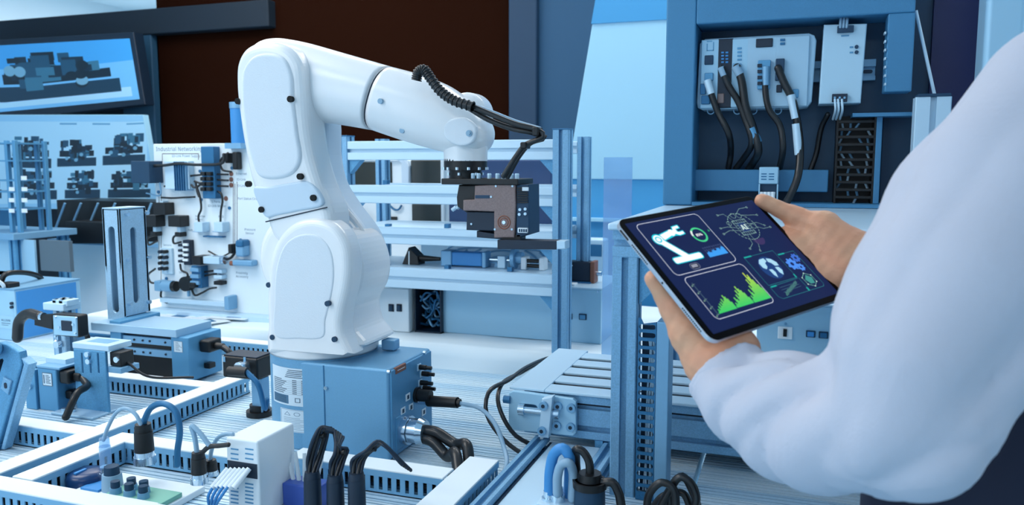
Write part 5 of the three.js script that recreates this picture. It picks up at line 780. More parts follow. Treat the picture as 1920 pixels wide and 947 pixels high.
// ---------------------------------------------------------------- foreground: terminal frame, connectors, hoses
{ // white module
  const z = -1.04, P = (x, y) => onZ(x, y, z), xc = P(484, 850).x, x0 = P(424, 850).x, yt = P(484, 828).y, zb = onX(553, 830, xc).z, y0 = T, t = thing('white_module', 'tall white power module with slotted vents at the bench front', 'module', V((x0 + xc) / 2, T, z));
  part(t, 'case', bb(x0, xc, y0, yt, zb, z, 0.004), M.white);
  for (const [ya, yb] of [[840, 858], [905, 940]]) { const n = ya < 900 ? 3 : 6; for (let k = 0; k < n; k++) for (const [xa, xb] of [[433, 447], [460, 475]]) { const y = ya + (yb - ya) * k / (n - 1); part(t, 'vent', bb(P(xa, y).x, P(xb, y).x, P(xa, y + 2.4).y, P(xa, y).y, z - 0.001, z + 0.0008), M.steel); } }
  const s = part(t, 'socket_recess', bb(x0 + 0.003, xc - 0.003, P(450, 893).y, P(450, 866).y, z - 0.002, z + 0.0012), M.navy, 'dark socket row');
  for (let k = 0; k < 6; k++) part(t, 'clear_plug', [rod(P(432 + k * 8, 876).setZ(z + 0.006), P(421 + k * 8, 902).setZ(z + 0.03), 0.0042, 0.005, 8)], M.white); for (let k = 0; k < 4; k++) part(t, 'blue_wire', capped([P(423 + k * 9, 900).setZ(z + 0.03), P(418 + k * 8, 915).setZ(z + 0.035), P(416 + k * 4, 935).setZ(z + 0.03), P(412 + k * 4, 950).setZ(z + 0.02)], 0.0025, 16, 6), M.blue);
}
{ // terminal board
  const a = onY(195, 912, T + 0.012), x0 = -1.17, x1 = -0.965, z0 = -0.965, z1 = -1.1, t = thing('terminal_board', 'pale terminal board with a green circuit strip inside the cable duct frame', 'terminal board', V((x0 + x1) / 2, T, -1.03));
  part(t, 'base_plate', bb(x0, x1, T, T + 0.012, z1, z0, 0.002), M.white); part(t, 'circuit_strip', bb(x0 + 0.08, x1 - 0.005, T + 0.012, T + 0.02, z1 + 0.05, z0 - 0.03, 0.001), M.pcb, 'green circuit strip'); part(t, 'edge_rail', bb(x0 + 0.08, x1, T + 0.012, T + 0.026, z0 - 0.028, z0 - 0.008, 0.002), M.white);
  for (let k = 0; k < 7; k++) part(t, 'slot_mark', bb(x0 + 0.09 + k * 0.015, x0 + 0.097 + k * 0.015, T + 0.0255, T + 0.0268, z0 - 0.022, z0 - 0.014), M.aluMid);
  for (const [dx, dz] of [[0.095, 0.045], [0.11, 0.065], [0.125, 0.045], [0.14, 0.062], [0.155, 0.045]]) { const b = part(t, 'push_button', cy(0.009, 0.01, 0.01, V(x0 + dx, T + 0.025, z0 - dz), 'y', 18), M.aluMid); part(b, 'cap', [cy(0.0075, 0.0075, 0.012, V(x0 + dx, T + 0.035, z0 - dz), 'y', 16)], M.deep); }
  part(t, 'dial_base', cy(0.016, 0.018, 0.028, V(x0 + 0.062, T + 0.026, z0 - 0.07), 'y', 24), M.hose); part(t, 'dial', cy(0.012, 0.013, 0.014, V(x0 + 0.062, T + 0.047, z0 - 0.07), 'y', 20), M.deep); part(t, 'blue_strip', bb(x0 + 0.01, x0 + 0.05, T + 0.012, T + 0.016, z0 - 0.1, z0 - 0.05), M.blue);
  const k = onY(163, 912, T); const d = thing('blue_knob', 'dark blue domed knob in the corner of the cable duct frame', 'knob', V(k.x, T, k.z)); const pf = [[0.001, 0], [0.03, 0], [0.034, 0.006], [0.034, 0.02], [0.03, 0.028], [0.02, 0.031], [0.001, 0.032]].map(p => new THREE.Vector2(...p)); part(d, 'body', new THREE.LatheGeometry(pf, 32).translate(k.x, T, k.z), mat(0x123a6a, 0.3)); part(d, 'pointer', bb(k.x - 0.003, k.x + 0.003, T + 0.03, T + 0.034, k.z, k.z + 0.024, 0.001), M.blue);
}
function screwPlug(label, x, y, top, w, m, hoseM, path, z) {   // upright round connector and its hose
  const P = (a, b) => onZ(a, b, z), c = P(x, y), r = w, yt = P(x, top).y, t = thing('round_connector', label, 'connector', V(c.x, c.y, z), 'upright round connectors');
  part(t, 'nut', [cy(r * 1.1, r * 1.15, (yt - c.y) * 0.18, V(c.x, c.y + (yt - c.y) * 0.09, z), 'y', 20), cy(r * 0.9, r, (yt - c.y) * 0.16, V(c.x, c.y + (yt - c.y) * 0.25, z), 'y', 20)], M.chrome, 'chrome coupling nut');
  part(t, 'shell', [cy(r * 0.92, r, (yt - c.y) * 0.5, V(c.x, c.y + (yt - c.y) * 0.56, z), 'y', 20), cy(r * 0.8, r * 0.86, (yt - c.y) * 0.2, V(c.x, yt - (yt - c.y) * 0.1, z), 'y', 20)], m);
  path.forEach((l, i) => part(t, 'hose', capped([V(c.x + (i ? 0.004 : -0.002), yt - 0.004, z), ...l.map(([a, b, d = 0]) => onZ(a, b, z + d))], r * 0.32, 40, 8), i ? M.rubber : hoseM));
}
screwPlug('large black screw connector with a dark arching hose behind the terminal board', 272, 868, 795, 0.017, M.black, M.steelDark, [[[283, 765], [306, 757], [328, 770], [337, 805], [333, 845], [332, 872]]], -1.08);
screwPlug('clear connector with a pale hose arching over to the black connector', 200, 900, 822, 0.0105, M.glass, M.hose, [[[203, 800], [220, 772], [238, 766], [255, 778], [263, 795]]], -1.06);
screwPlug('black connector on the green circuit strip with a bent grey hose', 374, 905, 848, 0.0125, M.black, M.hose, [[[365, 820], [359, 798], [375, 812], [392, 835]], [[392, 838], [410, 836], [428, 834]]], -1.02);
screwPlug('small black connector on the green circuit strip touching the white module', 396, 890, 862, 0.011, M.black, M.hose, [[[398, 840], [410, 820], [424, 814], [436, 814]]], -1.05);
{ // block connectors and cable cluster in the bottom middle
  const z = -1.06, P = (x, y) => onZ(x, y, z);
  [[585, 884, 'black block connector beside the white module with twisted wires'], [628, 890, 'black block connector between two others with twisted wires'], [668, 886, 'black block connector nearest the robot base with twisted wires']].forEach(([x, y, lab], i) => {
    const p = P(x, y), r = 0.0135, t = thing('block_connector', lab, 'connector', V(p.x, T, z));
    part(t, 'shell', [cy(r, r * 1.1, p.y - T - 0.01, V(p.x, T + (p.y - T - 0.01) / 2, z), 'y', 20), cy(r * 0.85, r, 0.012, V(p.x, p.y - 0.006, z), 'y', 20)], M.navy); part(t, 'rim', cy(r * 1.25, r * 1.25, 0.006, V(p.x, T + 0.02, z), 'y', 20), M.deep);
    const [ax_, ay_, ex_, ey_] = [[594, 806, 606, 800], [632, 838, 612, 806], [690, 832, 742, 884]][i];
    for (let k = 0; k < 5; k++) part(t, 'wire', capped([V(p.x + (k - 2) * 0.0035, p.y - 0.004, z + (k % 2) * 0.004), P(x + (k - 2) * 4, y - 22).setZ(z - 0.004 * k), P(ax_ + (k - 2) * 2.4, ay_ + 14).setZ(z - 0.006 * k), P(ax_ + (k - 2) * 2 + (ex_ - ax_) * 0.3, ay_ + k * 1.5).setZ(z - 0.012), P(ex_ + (k - 2) * 2.5, ey_ + k * 4 + (i < 2 ? 14 : 0)).setZ(z - 0.03 - 0.003 * k)], 0.003, 28, 6), k % 2 ? M.rubber : M.navy);
    part(t, 'cable_tie', rod(P(ax_ - 6, ay_ + 16).setZ(z - 0.012), P(ax_ + 7, ay_ + 15).setZ(z - 0.012), 0.004), M.black);
  });
  const p = P(515, 870), t = thing('clear_plug_pair', 'pair of clear wire plugs behind the white module', 'plugs', V(p.x, T, -1.16)); const b = onZ(570, 920, -1.12); part(t, 'blue_base', bb(b.x - 0.03, b.x + 0.04, T, T + 0.04, -1.14, -1.1, 0.003), mat(0x3f5fb8, 0.4), 'blue plug base'); for (let k = 0; k < 5; k++) part(t, 'plug', rod(V(b.x - 0.02 + k * 0.011, T + 0.036, -1.12), V(b.x - 0.04 + k * 0.018, T + 0.085, -1.13), 0.004, 0.003, 8), M.white);
}
{ // hoses in front of the slotted upright
  const z = -1.2, P = (x, y, d = 0) => onZ(x, y, z + d);
  const A = thing('air_hoses', 'two pale blue air hoses bending over with brass coloured fittings', 'hoses', V(P(1035, 930).x, T, z));
  part(A, 'hose', capped([P(1030, 925), P(1032, 880), P(1040, 850), P(1055, 841), P(1066, 852), P(1068, 875, -0.01), P(1066, 930, -0.02)], 0.009, 40, 10), M.blue); part(A, 'hose', capped([P(1045, 925, 0.01), P(1046, 890, 0.01), P(1054, 870, 0.01), P(1066, 868, 0.01), P(1074, 885), P(1073, 935)], 0.0075, 40, 10), M.hose);
  for (const [x, y] of [[1029, 932], [1046, 926]]) part(A, 'fitting', [rod(P(x, y + 22), P(x, y), 0.012), rod(P(x, y), P(x, y - 12), 0.009)], M.chrome); part(A, 'manifold', bb(P(1012, 940).x, P(1085, 940).x, T, P(1040, 938).y, z - 0.03, z + 0.02, 0.003), M.aluLight);
  const c = P(1106, 900), B = thing('barrel_connector', 'large dark barrel connector with glossy black hoses in front of the slotted upright', 'connector', V(c.x, T, z));
  part(B, 'barrel', [cy(0.024, 0.026, c.y - T, V(c.x, (c.y + T) / 2, z), 'y', 28)], M.deep); part(B, 'rim', [cy(0.028, 0.027, 0.012, V(c.x, c.y - 0.006, z), 'y', 28), cy(0.018, 0.02, 0.012, V(c.x, c.y + 0.006, z), 'y', 24)], M.black); part(B, 'hose', capped([V(c.x, c.y, z), P(1104, 865), P(1092, 846), P(1082, 842), P(1080, 860, -0.02), P(1082, 890, -0.03)], 0.007, 30, 8), M.rubber); part(B, 'hose', capped([V(c.x + 0.01, c.y, z), P(1130, 905), P(1148, 905), P(1160, 925), P(1165, 950)], 0.0075, 30, 8), M.rubber);
  const zz = -1.24, Q = (x, y, d = 0) => onZ(x, y, zz + d), D = thing('hose_bundle', 'knot of glossy black hoses on the bench beside the slotted upright', 'hoses', V(Q(1260, 940).x, T, zz));
  [[[1212, 955], [1218, 925], [1240, 905], [1262, 915], [1268, 950]], [[1235, 955], [1255, 920], [1275, 895], [1295, 905], [1306, 935], [1300, 955]], [[1256, 955], [1258, 915], [1280, 893], [1300, 925], [1310, 955]], [[1222, 955], [1245, 930], [1280, 925], [1296, 955]]].forEach((l, k) => part(D, 'hose', capped(l.map(([x, y]) => Q(x, y, -0.012 * k)), 0.0065, 36, 8), M.rubber));
}
// ---------------------------------------------------------------- tablet
const TO = V(-0.06477, 1.31686, -0.96354), TA = V(0.553, 0.089, -0.829).normalize(), TN = V(0.514, 0.746, 0.423).normalize(), TB = new THREE.Vector3().crossVectors(TN, TA);
const tb = (a, b, c) => TO.clone().addScaledVector(TA, a).addScaledVector(TB, b).addScaledVector(TN, c);
{
  const t = thing('tablet', 'slim silver tablet with a navy dashboard screen held in both hands', 'tablet');
  t.position.copy(TO); t.quaternion.setFromRotationMatrix(new THREE.Matrix4().makeBasis(TA, TB, TN));
  const local = (n, g, m, par = t) => { const o = new THREE.Mesh(join(g), m); o.name = n; o.castShadow = o.receiveShadow = true; par.add(o); return o; };
  const rr = (w, h, r) => { const s = new THREE.Shape(), x = w / 2, y = h / 2; s.moveTo(-x + r, -y); s.lineTo(x - r, -y); s.absarc(x - r, -y + r, r, -Math.PI / 2, 0); s.lineTo(x, y - r); s.absarc(x - r, y - r, r, 0, Math.PI / 2); s.lineTo(-x + r, y); s.absarc(-x + r, y - r, r, Math.PI / 2, Math.PI); s.lineTo(-x, -y + r); s.absarc(-x + r, -y + r, r, Math.PI, 1.5 * Math.PI); return s; };
  const slab = (w, h, r, d, z, bev) => new THREE.ExtrudeGeometry(rr(w, h, r), { depth: d - 2 * bev, bevelEnabled: bev > 0, bevelSize: bev, bevelThickness: bev, bevelOffset: -bev, bevelSegments: 3, curveSegments: 10 }).translate(0, 0, z + bev);
  const body = local('body', slab(0.248, 0.179, 0.012, 0.0058, -0.0062, 0.0008), mat(0xc9ccd4, 0.3, 0.85));
  local('glass', slab(0.2472, 0.1782, 0.0116, 0.0012, -0.0006, 0.0004), mat(0x030408, 0.3, 0, { specularIntensity: 0.1 }), t).userData.label = 'black bezel glass';
  for (const [b0, n] of [[0.04, 12], [-0.055, 13]]) for (let k = 0; k < n; k++) local('speaker_hole', cy(0.0009, 0.0009, 0.001, V(-0.124, b0 + (k - n / 2) * 0.0026, -0.0033), 'x', 8), M.hole, body);
  local('port', bx(0.001, 0.002, 0.002, -0.124, -0.004, -0.0033), M.hole, body); local('button', bx(0.0012, 0.016, 0.0022, -0.1242, 0.069, -0.0033, 0.0005), M.black, body);
  const tex = print(0, 0, 1536, 1080, (c, W, H) => {
    c.scale(1.5, 1.5); c.fillStyle = '#18254f'; c.fillRect(0, 0, 1024, 720);
    const round = (x, y, w, h, r) => { c.beginPath(); c.moveTo(x + r, y); c.lineTo(x + w - r, y); c.arc(x + w - r, y + r, r, -Math.PI / 2, 0); c.lineTo(x + w, y + h - r); c.arc(x + w - r, y + h - r, r, 0, Math.PI / 2); c.lineTo(x + r, y + h); c.arc(x + r, y + h - r, r, Math.PI / 2, Math.PI); c.lineTo(x, y + r); c.arc(x + r, y + r, r, Math.PI, Math.PI * 1.5); c.closePath(); };
    const poly = (l, close = true) => { c.beginPath(); l.forEach(([x, y], i) => i ? c.lineTo(x, y) : c.moveTo(x, y)); if (close) c.closePath(); };
    c.strokeStyle = '#e8eefc'; c.lineWidth = 3; round(56, 20, 468, 350, 30); c.stroke(); round(84, 392, 450, 265, 30); c.stroke();
    // robot pictogram
    const robot = () => { poly([[143, 128], [240, 268], [196, 272], [112, 152]]); c.fill(); round(120, 268, 202, 34, 10); c.fill(); poly([[160, 112], [238, 96], [238, 90], [258, 90], [258, 97], [272, 96], [278, 78], [322, 74], [322, 90], [292, 92], [288, 112], [300, 118], [328, 116], [328, 132], [290, 136], [270, 124], [258, 126], [258, 132], [238, 134], [238, 128], [168, 148]]); c.fill(); };
    c.strokeStyle = '#19c8dc'; c.fillStyle = '#19c8dc'; c.lineWidth = 12; c.lineJoin = 'round'; for (let k = 0; k < 1; k++) { robot(); poly([[143, 128], [240, 268], [196, 272], [112, 152]]); c.stroke(); round(120, 268, 202, 34, 10); c.stroke(); poly([[160, 112], [238, 96], [272, 96], [278, 78], [322, 74], [322, 90], [292, 92], [288, 112], [300, 118], [328, 116], [328, 132], [290, 136], [258, 130], [168, 148]]); c.stroke(); c.beginPath(); c.arc(129, 138, 38, 0, 7); c.fill(); }
    c.fillStyle = '#ffffff'; robot(); c.beginPath(); c.arc(129, 138, 30, 0, 7); c.fill(); c.fillStyle = '#19c8dc'; c.beginPath(); c.arc(129, 138, 21, 0, 7); c.fill(); c.fillStyle = '#ffffff'; c.beginPath(); c.arc(129, 138, 13, 0, 7); c.fill();
    // ring 85 %
    c.lineWidth = 12; c.strokeStyle = '#45c98a'; c.beginPath(); c.arc(417, 160, 46, -Math.PI * 0.75, Math.PI * 1.0); c.stroke(); c.strokeStyle = '#e6f5ee'; c.beginPath(); c.arc(417, 160, 46, Math.PI * 1.0, Math.PI * 1.25); c.stroke();
    c.fillStyle = '#ffffff'; c.font = 'bold 24px sans-serif'; c.fillText('85%', 393, 169); c.fillStyle = '#2f9d6a'; poly([[497, 152], [513, 152], [505, 136]]); c.fill();
    // small area chart
    c.strokeStyle = '#5a6a94'; c.lineWidth = 1.2; for (let k = 0; k < 9; k++) { poly([[365 + k * 17, 240], [365 + k * 17, 310]], false); c.stroke(); } for (let k = 0; k < 4; k++) { poly([[360, 248 + k * 18], [508, 248 + k * 18]], false); c.stroke(); }
    c.fillStyle = '#3f9cf0'; const ar = [[362, 312]]; for (let k = 0; k <= 36; k++) ar.push([362 + k * 4, 300 - 14 * Math.abs(Math.sin(k * 0.33)) - 12 * Math.abs(Math.sin(k * 0.9)) - k * 0.5]); ar.push([506, 312]); poly(ar); c.fill();
    // barcode pill
    round(188, 322, 64, 36, 16); c.fillStyle = '#2a3148'; c.fill(); c.strokeStyle = '#8e97b3'; c.lineWidth = 2; c.stroke(); c.fillStyle = '#dfe4f2'; for (let k = 0; k < 12; k++) c.fillRect(200 + k * 3.4, 329, k % 3 ? 1.3 : 2.3, 18);
    // bar chart
    c.strokeStyle = '#6c8f9a'; c.lineWidth = 2; poly([[115, 430], [118, 636]], false); c.stroke(); for (let k = 0; k < 5; k++) { c.strokeStyle = '#8fb39f'; poly([[106, 440 + k * 48], [126, 440 + k * 48]], false); c.stroke(); c.fillStyle = '#7fa890'; c.fillRect(98, 444 + k * 48, 10, 6); }
    const bars = (x0, x1, y1, l) => { const n = l.length, w = (x1 - x0) / n; l.forEach((h, k) => { const g = c.createLinearGradient(0, 630 - 185, 0, 630); g.addColorStop(0, '#d6e24a'); g.addColorStop(1, '#3fd46a'); c.fillStyle = g; c.fillRect(x0 + k * w, y1 - h, w - 0.8, h); }); };
    bars(130, 262, 631, [10, 26, 18, 40, 30, 52, 38, 60, 48, 74, 58, 68, 92, 80, 66, 44]); bars(266, 396, 629, [14, 30, 22, 60, 46, 36, 72, 56, 96, 76, 118, 100, 88, 70, 40]); bars(400, 530, 630, [20, 44, 34, 80, 60, 48, 100, 84, 140, 112, 182, 150, 164, 128, 96, 70]);
    // chip emblem
    c.strokeStyle = '#a8d6c2'; c.lineWidth = 2.6; c.setLineDash && c.setLineDash([14, 7]); c.beginPath(); c.arc(778, 168, 98, 0, 7); c.stroke(); c.setLineDash && c.setLineDash([]);
    c.lineWidth = 1.6; for (let k = 0; k < 7; k++) { poly([[724 + k * 17, 118], [724 + k * 17, 140]], false); c.stroke(); poly([[724 + k * 17, 206], [724 + k * 17, 228]], false); c.stroke(); poly([[722, 122 + k * 17], [744, 122 + k * 17]], false); c.stroke(); poly([[808, 122 + k * 17], [830, 122 + k * 17]], false); c.stroke(); } c.strokeRect(722, 118, 108, 110); c.strokeRect(744, 140, 64, 66); c.fillStyle = '#22386e'; c.fillRect(745, 141, 62, 64);
    c.fillStyle = '#d9f3e6'; c.font = 'bold 50px sans-serif'; c.fillText('AI', 752, 192); for (const [x, y, r] of [[768, 84, 18], [812, 90, 18], [852, 180, 17], [690, 130, 15]]) { c.beginPath(); c.arc(x, y, r, 0, 7); c.stroke(); }
    for (const l of [[[812, 72], [860, 44], [930, 44]], [[830, 90], [890, 100], [955, 110]], [[868, 186], [910, 210], [972, 210]], [[830, 160], [900, 160], [940, 190]], [[722, 170], [660, 150], [600, 150]], [[722, 190], [650, 176], [588, 190]], [[750, 228], [730, 290], [680, 318]], [[770, 228], [770, 300], [740, 345]], [[740, 118], [710, 60], [660, 60]]]) { poly(l, false); c.stroke(); const [x, y] = l[l.length - 1]; c.strokeRect(x - 5, y - 5, 10, 10); }
    c.fillStyle = 'rgba(90,60,110,0.55)'; c.beginPath(); c.arc(800, 268, 44, 0, Math.PI); c.fill();
    // right hand panels
    c.strokeStyle = '#2f8f93'; c.lineWidth = 2; poly([[583, 364], [828, 364], [828, 560], [583, 560]]); c.stroke(); poly([[840, 398], [977, 398], [977, 640], [962, 655], [604, 655], [583, 636], [583, 572], [828, 566]], false); c.stroke(); poly([[836, 566], [836, 655]], false); c.stroke(); c.fillStyle = '#1fa79d'; for (const [x, y, w, h] of [[583, 360, 60, 9], [840, 394, 54, 9], [820, 536, 10, 24], [590, 568, 46, 9], [826, 632, 12, 24]]) c.fillRect(x, y, w, h);
    c.fillStyle = '#20407a'; c.beginPath(); c.arc(708, 462, 76, 0, 7); c.fill(); c.fillStyle = '#a9d8ef'; for (const l of [[[650, 420], [672, 398], [712, 396], [716, 418], [694, 428], [688, 452], [670, 466], [652, 452]], [[682, 470], [706, 474], [712, 496], [698, 530], [684, 508]], [[728, 400], [760, 412], [780, 440], [776, 462], [748, 458], [738, 436], [722, 424]], [[738, 466], [764, 470], [772, 494], [752, 524], [738, 502]]]) { poly(l); c.fill(); }
    const gear = (x, y, r, m) => { c.fillStyle = m; c.beginPath(); for (let k = 0; k < 32; k++) { const a = k * Math.PI / 16, q = (k >> 1) % 2 ? r : r * 0.78; c.lineTo(x + q * Math.cos(a), y + q * Math.sin(a)); } c.closePath(); c.fill(); c.fillStyle = '#1a2a5c'; c.beginPath(); c.arc(x, y, r * 0.3, 0, 7); c.fill(); };
    gear(882, 475, 42, '#4f8ff0'); gear(946, 444, 32, '#3f6fd0'); gear(926, 508, 27, '#4f8ff0');
    c.strokeStyle = '#8fd6c0'; c.lineWidth = 2.4; const hx = r => Array.from({ length: 6 }, (_, k) => [902 + r * Math.cos(k * Math.PI / 3 + 0.5), 594 + r * Math.sin(k * Math.PI / 3 + 0.5)]); poly(hx(46)); c.stroke(); c.fillStyle = '#3f8f8c'; poly([[902, 560], [934, 584], [922, 622], [888, 620], [872, 588]]); c.fill(); hx(46).forEach(([x, y]) => { c.beginPath(); c.arc(x, y, 4, 0, 7); c.fillStyle = '#d9f3e6'; c.fill(); });
    c.strokeStyle = '#7fd6b0'; c.lineWidth = 1.8; const sp = []; for (let k = 0; k < 34; k++) sp.push([648 + k * 4.4, 636 - k * 1.5 + 12 * Math.sin(k * 1.9)]); poly(sp, false); c.stroke(); c.strokeStyle = '#4f7f8f'; for (let k = 0; k < 3; k++) { poly([[644, 590 + k * 16], [800, 588 + k * 14]], false); c.stroke(); }
  });
  local('screen', new THREE.PlaneGeometry(0.232, 0.163).translate(0, 0, 0.0008), new THREE.MeshPhysicalMaterial({ color: 0x000000, emissiveMap: tex, emissive: 0xffffff, emissiveIntensity: 1.75, roughness: 0.3, specularIntensity: 0.06 }), t);
}
// ---------------------------------------------------------------- operator
function nets(fn, lo, hi, h) {     // surface nets: smooth closed mesh of the zero set of fn
  const n = [0, 1, 2].map(k => Math.ceil((hi[k] - lo[k]) / h) + 1), N = n[0] * n[1] * n[2], f = new Float32Array(N), id = (x, y, z) => x + n[0] * (y + n[1] * z);
  for (let z = 0; z < n[2]; z++) for (let y = 0; y < n[1]; y++) for (let x = 0; x < n[0]; x++) f[id(x, y, z)] = (x && y && z && x < n[0] - 1 && y < n[1] - 1 && z < n[2] - 1) ? fn(lo[0] + x * h, lo[1] + y * h, lo[2] + z * h) : h;
  const vi = new Int32Array(N).fill(-1), pos = [], idx = [];
  for (let z = 0; z < n[2] - 1; z++) for (let y = 0; y < n[1] - 1; y++) for (let x = 0; x < n[0] - 1; x++) {
    let m = 0, sx = 0, sy = 0, sz = 0, c = 0; const v = [];
    for (let k = 0; k < 8; k++) { const q = f[id(x + (k & 1), y + (k >> 1 & 1), z + (k >> 2))]; v.push(q); if (q < 0) m |= 1 << k; }
    if (!m || m === 255) continue;
    for (let a = 0; a < 8; a++) for (let b = 0; b < 3; b++) { const o = a | 1 << b; if (o === a) continue; if ((v[a] < 0) !== (v[o] < 0)) { const t = v[a] / (v[a] - v[o]); sx += (a & 1) + (b === 0 ? t : 0); sy += (a >> 1 & 1) + (b === 1 ? t : 0); sz += (a >> 2) + (b === 2 ? t : 0); c++; } }
    vi[id(x, y, z)] = pos.length / 3; pos.push(lo[0] + (x + sx / c) * h, lo[1] + (y + sy / c) * h, lo[2] + (z + sz / c) * h);
  }
  for (let z = 1; z < n[2] - 1; z++) for (let y = 1; y < n[1] - 1; y++) for (let x = 1; x < n[0] - 1; x++) {
    const a = f[id(x, y, z)] < 0;
    for (let k = 0; k < 3; k++) {
      const b = f[id(x + (k === 0), y + (k === 1), z + (k === 2))] < 0; if (a === b) continue;
      const q = k === 0 ? [id(x, y - 1, z - 1), id(x, y, z - 1), id(x, y, z), id(x, y - 1, z)] : k === 1 ? [id(x - 1, y, z - 1), id(x - 1, y, z), id(x, y, z), id(x, y, z - 1)] : [id(x - 1, y - 1, z), id(x, y - 1, z), id(x, y, z), id(x - 1, y, z)];
      const [A, B, Cc, D] = q.map(i => vi[i]); if (A < 0 || B < 0 || Cc < 0 || D < 0) continue;
      if (a) idx.push(A, B, Cc, A, Cc, D); else idx.push(A, Cc, B, A, D, Cc);
    }
  }
  const g = new THREE.BufferGeometry(); g.setAttribute('position', new THREE.Float32BufferAttribute(pos, 3)); g.setIndex(idx); g.computeVertexNormals();
  const uv = new Float32Array(pos.length / 3 * 2); for (let i = 0; i < pos.length / 3; i++) { uv[i * 2] = pos[i * 3] + pos[i * 3 + 2]; uv[i * 2 + 1] = pos[i * 3 + 1]; } g.setAttribute('uv', new THREE.BufferAttribute(uv, 2));
  return g;
}
const cap = (a, b, ra, rb) => { const d = b.clone().sub(a), L = d.lengthSq(); return (x, y, z) => { const px_ = x - a.x, py_ = y - a.y, pz_ = z - a.z; let t = (px_ * d.x + py_ * d.y + pz_ * d.z) / L; t = t < 0 ? 0 : t > 1 ? 1 : t; const ex = px_ - d.x * t, ey = py_ - d.y * t, ez = pz_ - d.z * t; return Math.sqrt(ex * ex + ey * ey + ez * ez) - (ra + (rb - ra) * t); }; };
const ell = (c, r) => (x, y, z) => { const a = (x - c.x) / r.x, b = (y - c.y) / r.y, d = (z - c.z) / r.z, k = Math.sqrt(a * a + b * b + d * d); return (k - 1) * Math.min(r.x, r.y, r.z); };
const smin = (a, b, k) => { const h = Math.max(k - Math.abs(a - b), 0) / k; return Math.min(a, b) - h * h * k * 0.25; };
const uni = (fs, k) => (x, y, z) => { let d = fs[0](x, y, z); for (let i = 1; i < fs.length; i++) d = smin(d, fs[i](x, y, z), k); return d; };
function boxOf(pts, pad) { const b = new THREE.Box3().setFromPoints(pts).expandByScalar(pad); return [b.min.toArray(), b.max.toArray()]; }
const cw = (x, y, d) => EYE.clone().addScaledVector(RT, x).addScaledVector(UP, y).addScaledVector(FW, d);
{
  const SL = onD(2015, 250, 0.74), EL = onD(1690, 780, 0.665), WL = onD(1352, 682, 0.868), SR = cw(0.87, 0.12, 0.98), ER = cw(0.74, -0.13, 1.06), WR = onD(1652, 505, 1.0);
  const hipY = 0.98, at = (v, y) => V(v.x, y, v.z), HL = at(cw(0.50, 0, 0.82), hipY), HR = at(cw(0.66, 0, 0.92), hipY), CL = cw(0.62, 0.02, 0.84), CR = cw(0.78, 0.02, 0.95), mid = CL.clone().add(CR).multiplyScalar(0.5);
  const NB = SL.clone().add(SR).multiplyScalar(0.5).add(V(0, 0.05, 0)), HC = NB.clone().add(V(0, 0.235, 0)).addScaledVector(FW, 0.03).addScaledVector(RT, 0.02), hipC = HL.clone().add(HR).multiplyScalar(0.5);
  const face = FW.clone().setY(0).normalize().multiplyScalar(0.9).addScaledVector(RT, -0.44).normalize(), sideV = RT.clone().multiplyScalar(0.9).addScaledVector(FW.clone().setY(0).normalize(), 0.44).normalize();
  const KL = at(HL.clone().addScaledVector(face, 0.02), 0.5), KR = at(HR.clone().addScaledVector(face, 0.02), 0.5), AL = at(HL, 0.09), AR = at(HR, 0.09);
  const t = thing('person', 'person in a pale blue shirt and navy apron holding the tablet with both hands', 'person', V(hipC.x, 0, hipC.z));
  // ---- body: one skin surface, hands and head on finer grids
  const skinM = mat(0xffffff, 0.5, 0, { vertexColors: true, sheen: 0.2, sheenRoughness: 0.5, bumpMap: fine, bumpScale: 0.0002 });
  const coarse = nets(uni([cap(SL, EL, 0.05, 0.042), cap(EL, onD(1500, 788, 0.775), 0.04, 0.036), cap(onD(1500, 788, 0.775), onD(1390, 730, 0.855), 0.032, 0.022), cap(onD(1390, 730, 0.855), WL, 0.022, 0.022), cap(SR, ER, 0.05, 0.042), cap(ER, WR, 0.042, 0.028), cap(CL, HL, 0.095, 0.09), cap(CR, HR, 0.095, 0.09), cap(SL, SR, 0.05, 0.05), cap(mid, hipC, 0.1, 0.1), cap(NB, HC, 0.055, 0.055), cap(HL, KL, 0.075, 0.052), cap(HR, KR, 0.075, 0.052), cap(KL, AL, 0.05, 0.035), cap(KR, AR, 0.05, 0.035)], 0.05), ...boxOf([SL, SR, EL, ER, WL, WR, HC, AL, AR, at(HL, 0.0)], 0.14), 0.014);
  // left hand
  const K = (l, r) => l.slice(1).map((p, i) => cap(l[i], p, r[i], r[i + 1]));
  const lk = [[-0.098, -0.012], [-0.078, -0.022], [-0.058, -0.036], [-0.04, -0.052]], lb = [[1340, 664], [1358, 660], [1377, 656], [1394, 652]], fl = [0.95, 1.05, 1, 0.8];
  const leftPalm = [], leftF = [], Lp = [WL];
  lk.forEach(([a, b], i) => { const k = tb(a, b, -0.03), s = fl[i]; leftPalm.push(cap(onD(...lb[i], 0.876), k, 0.0175, 0.0115)); leftF.push(uni(K([k, tb(a + 0.024 * s, b + 0.036 * s, -0.022), tb(a + 0.037 * s, b + 0.056 * s, -0.0165), tb(a + 0.048 * s, b + 0.072 * s, -0.0145)], [0.0105, 0.009, 0.0082, 0.0074]), 0.004)); Lp.push(k, tb(a + 0.05, b + 0.075, -0.015)); });
  const thumbL = [onD(1328, 680, 0.87), onD(1286, 628, 0.878), onD(1262, 580, 0.886), tb(-0.116, 0.012, -0.0165)]; Lp.push(...thumbL);
  leftPalm.push(cap(WL, onD(1358, 664, 0.875), 0.027, 0.026), cap(onD(1385, 728, 0.855), WL, 0.022, 0.026), cap(thumbL[0], tb(-0.085, -0.03, -0.034), 0.02, 0.014), cap(WL, thumbL[0], 0.025, 0.02));
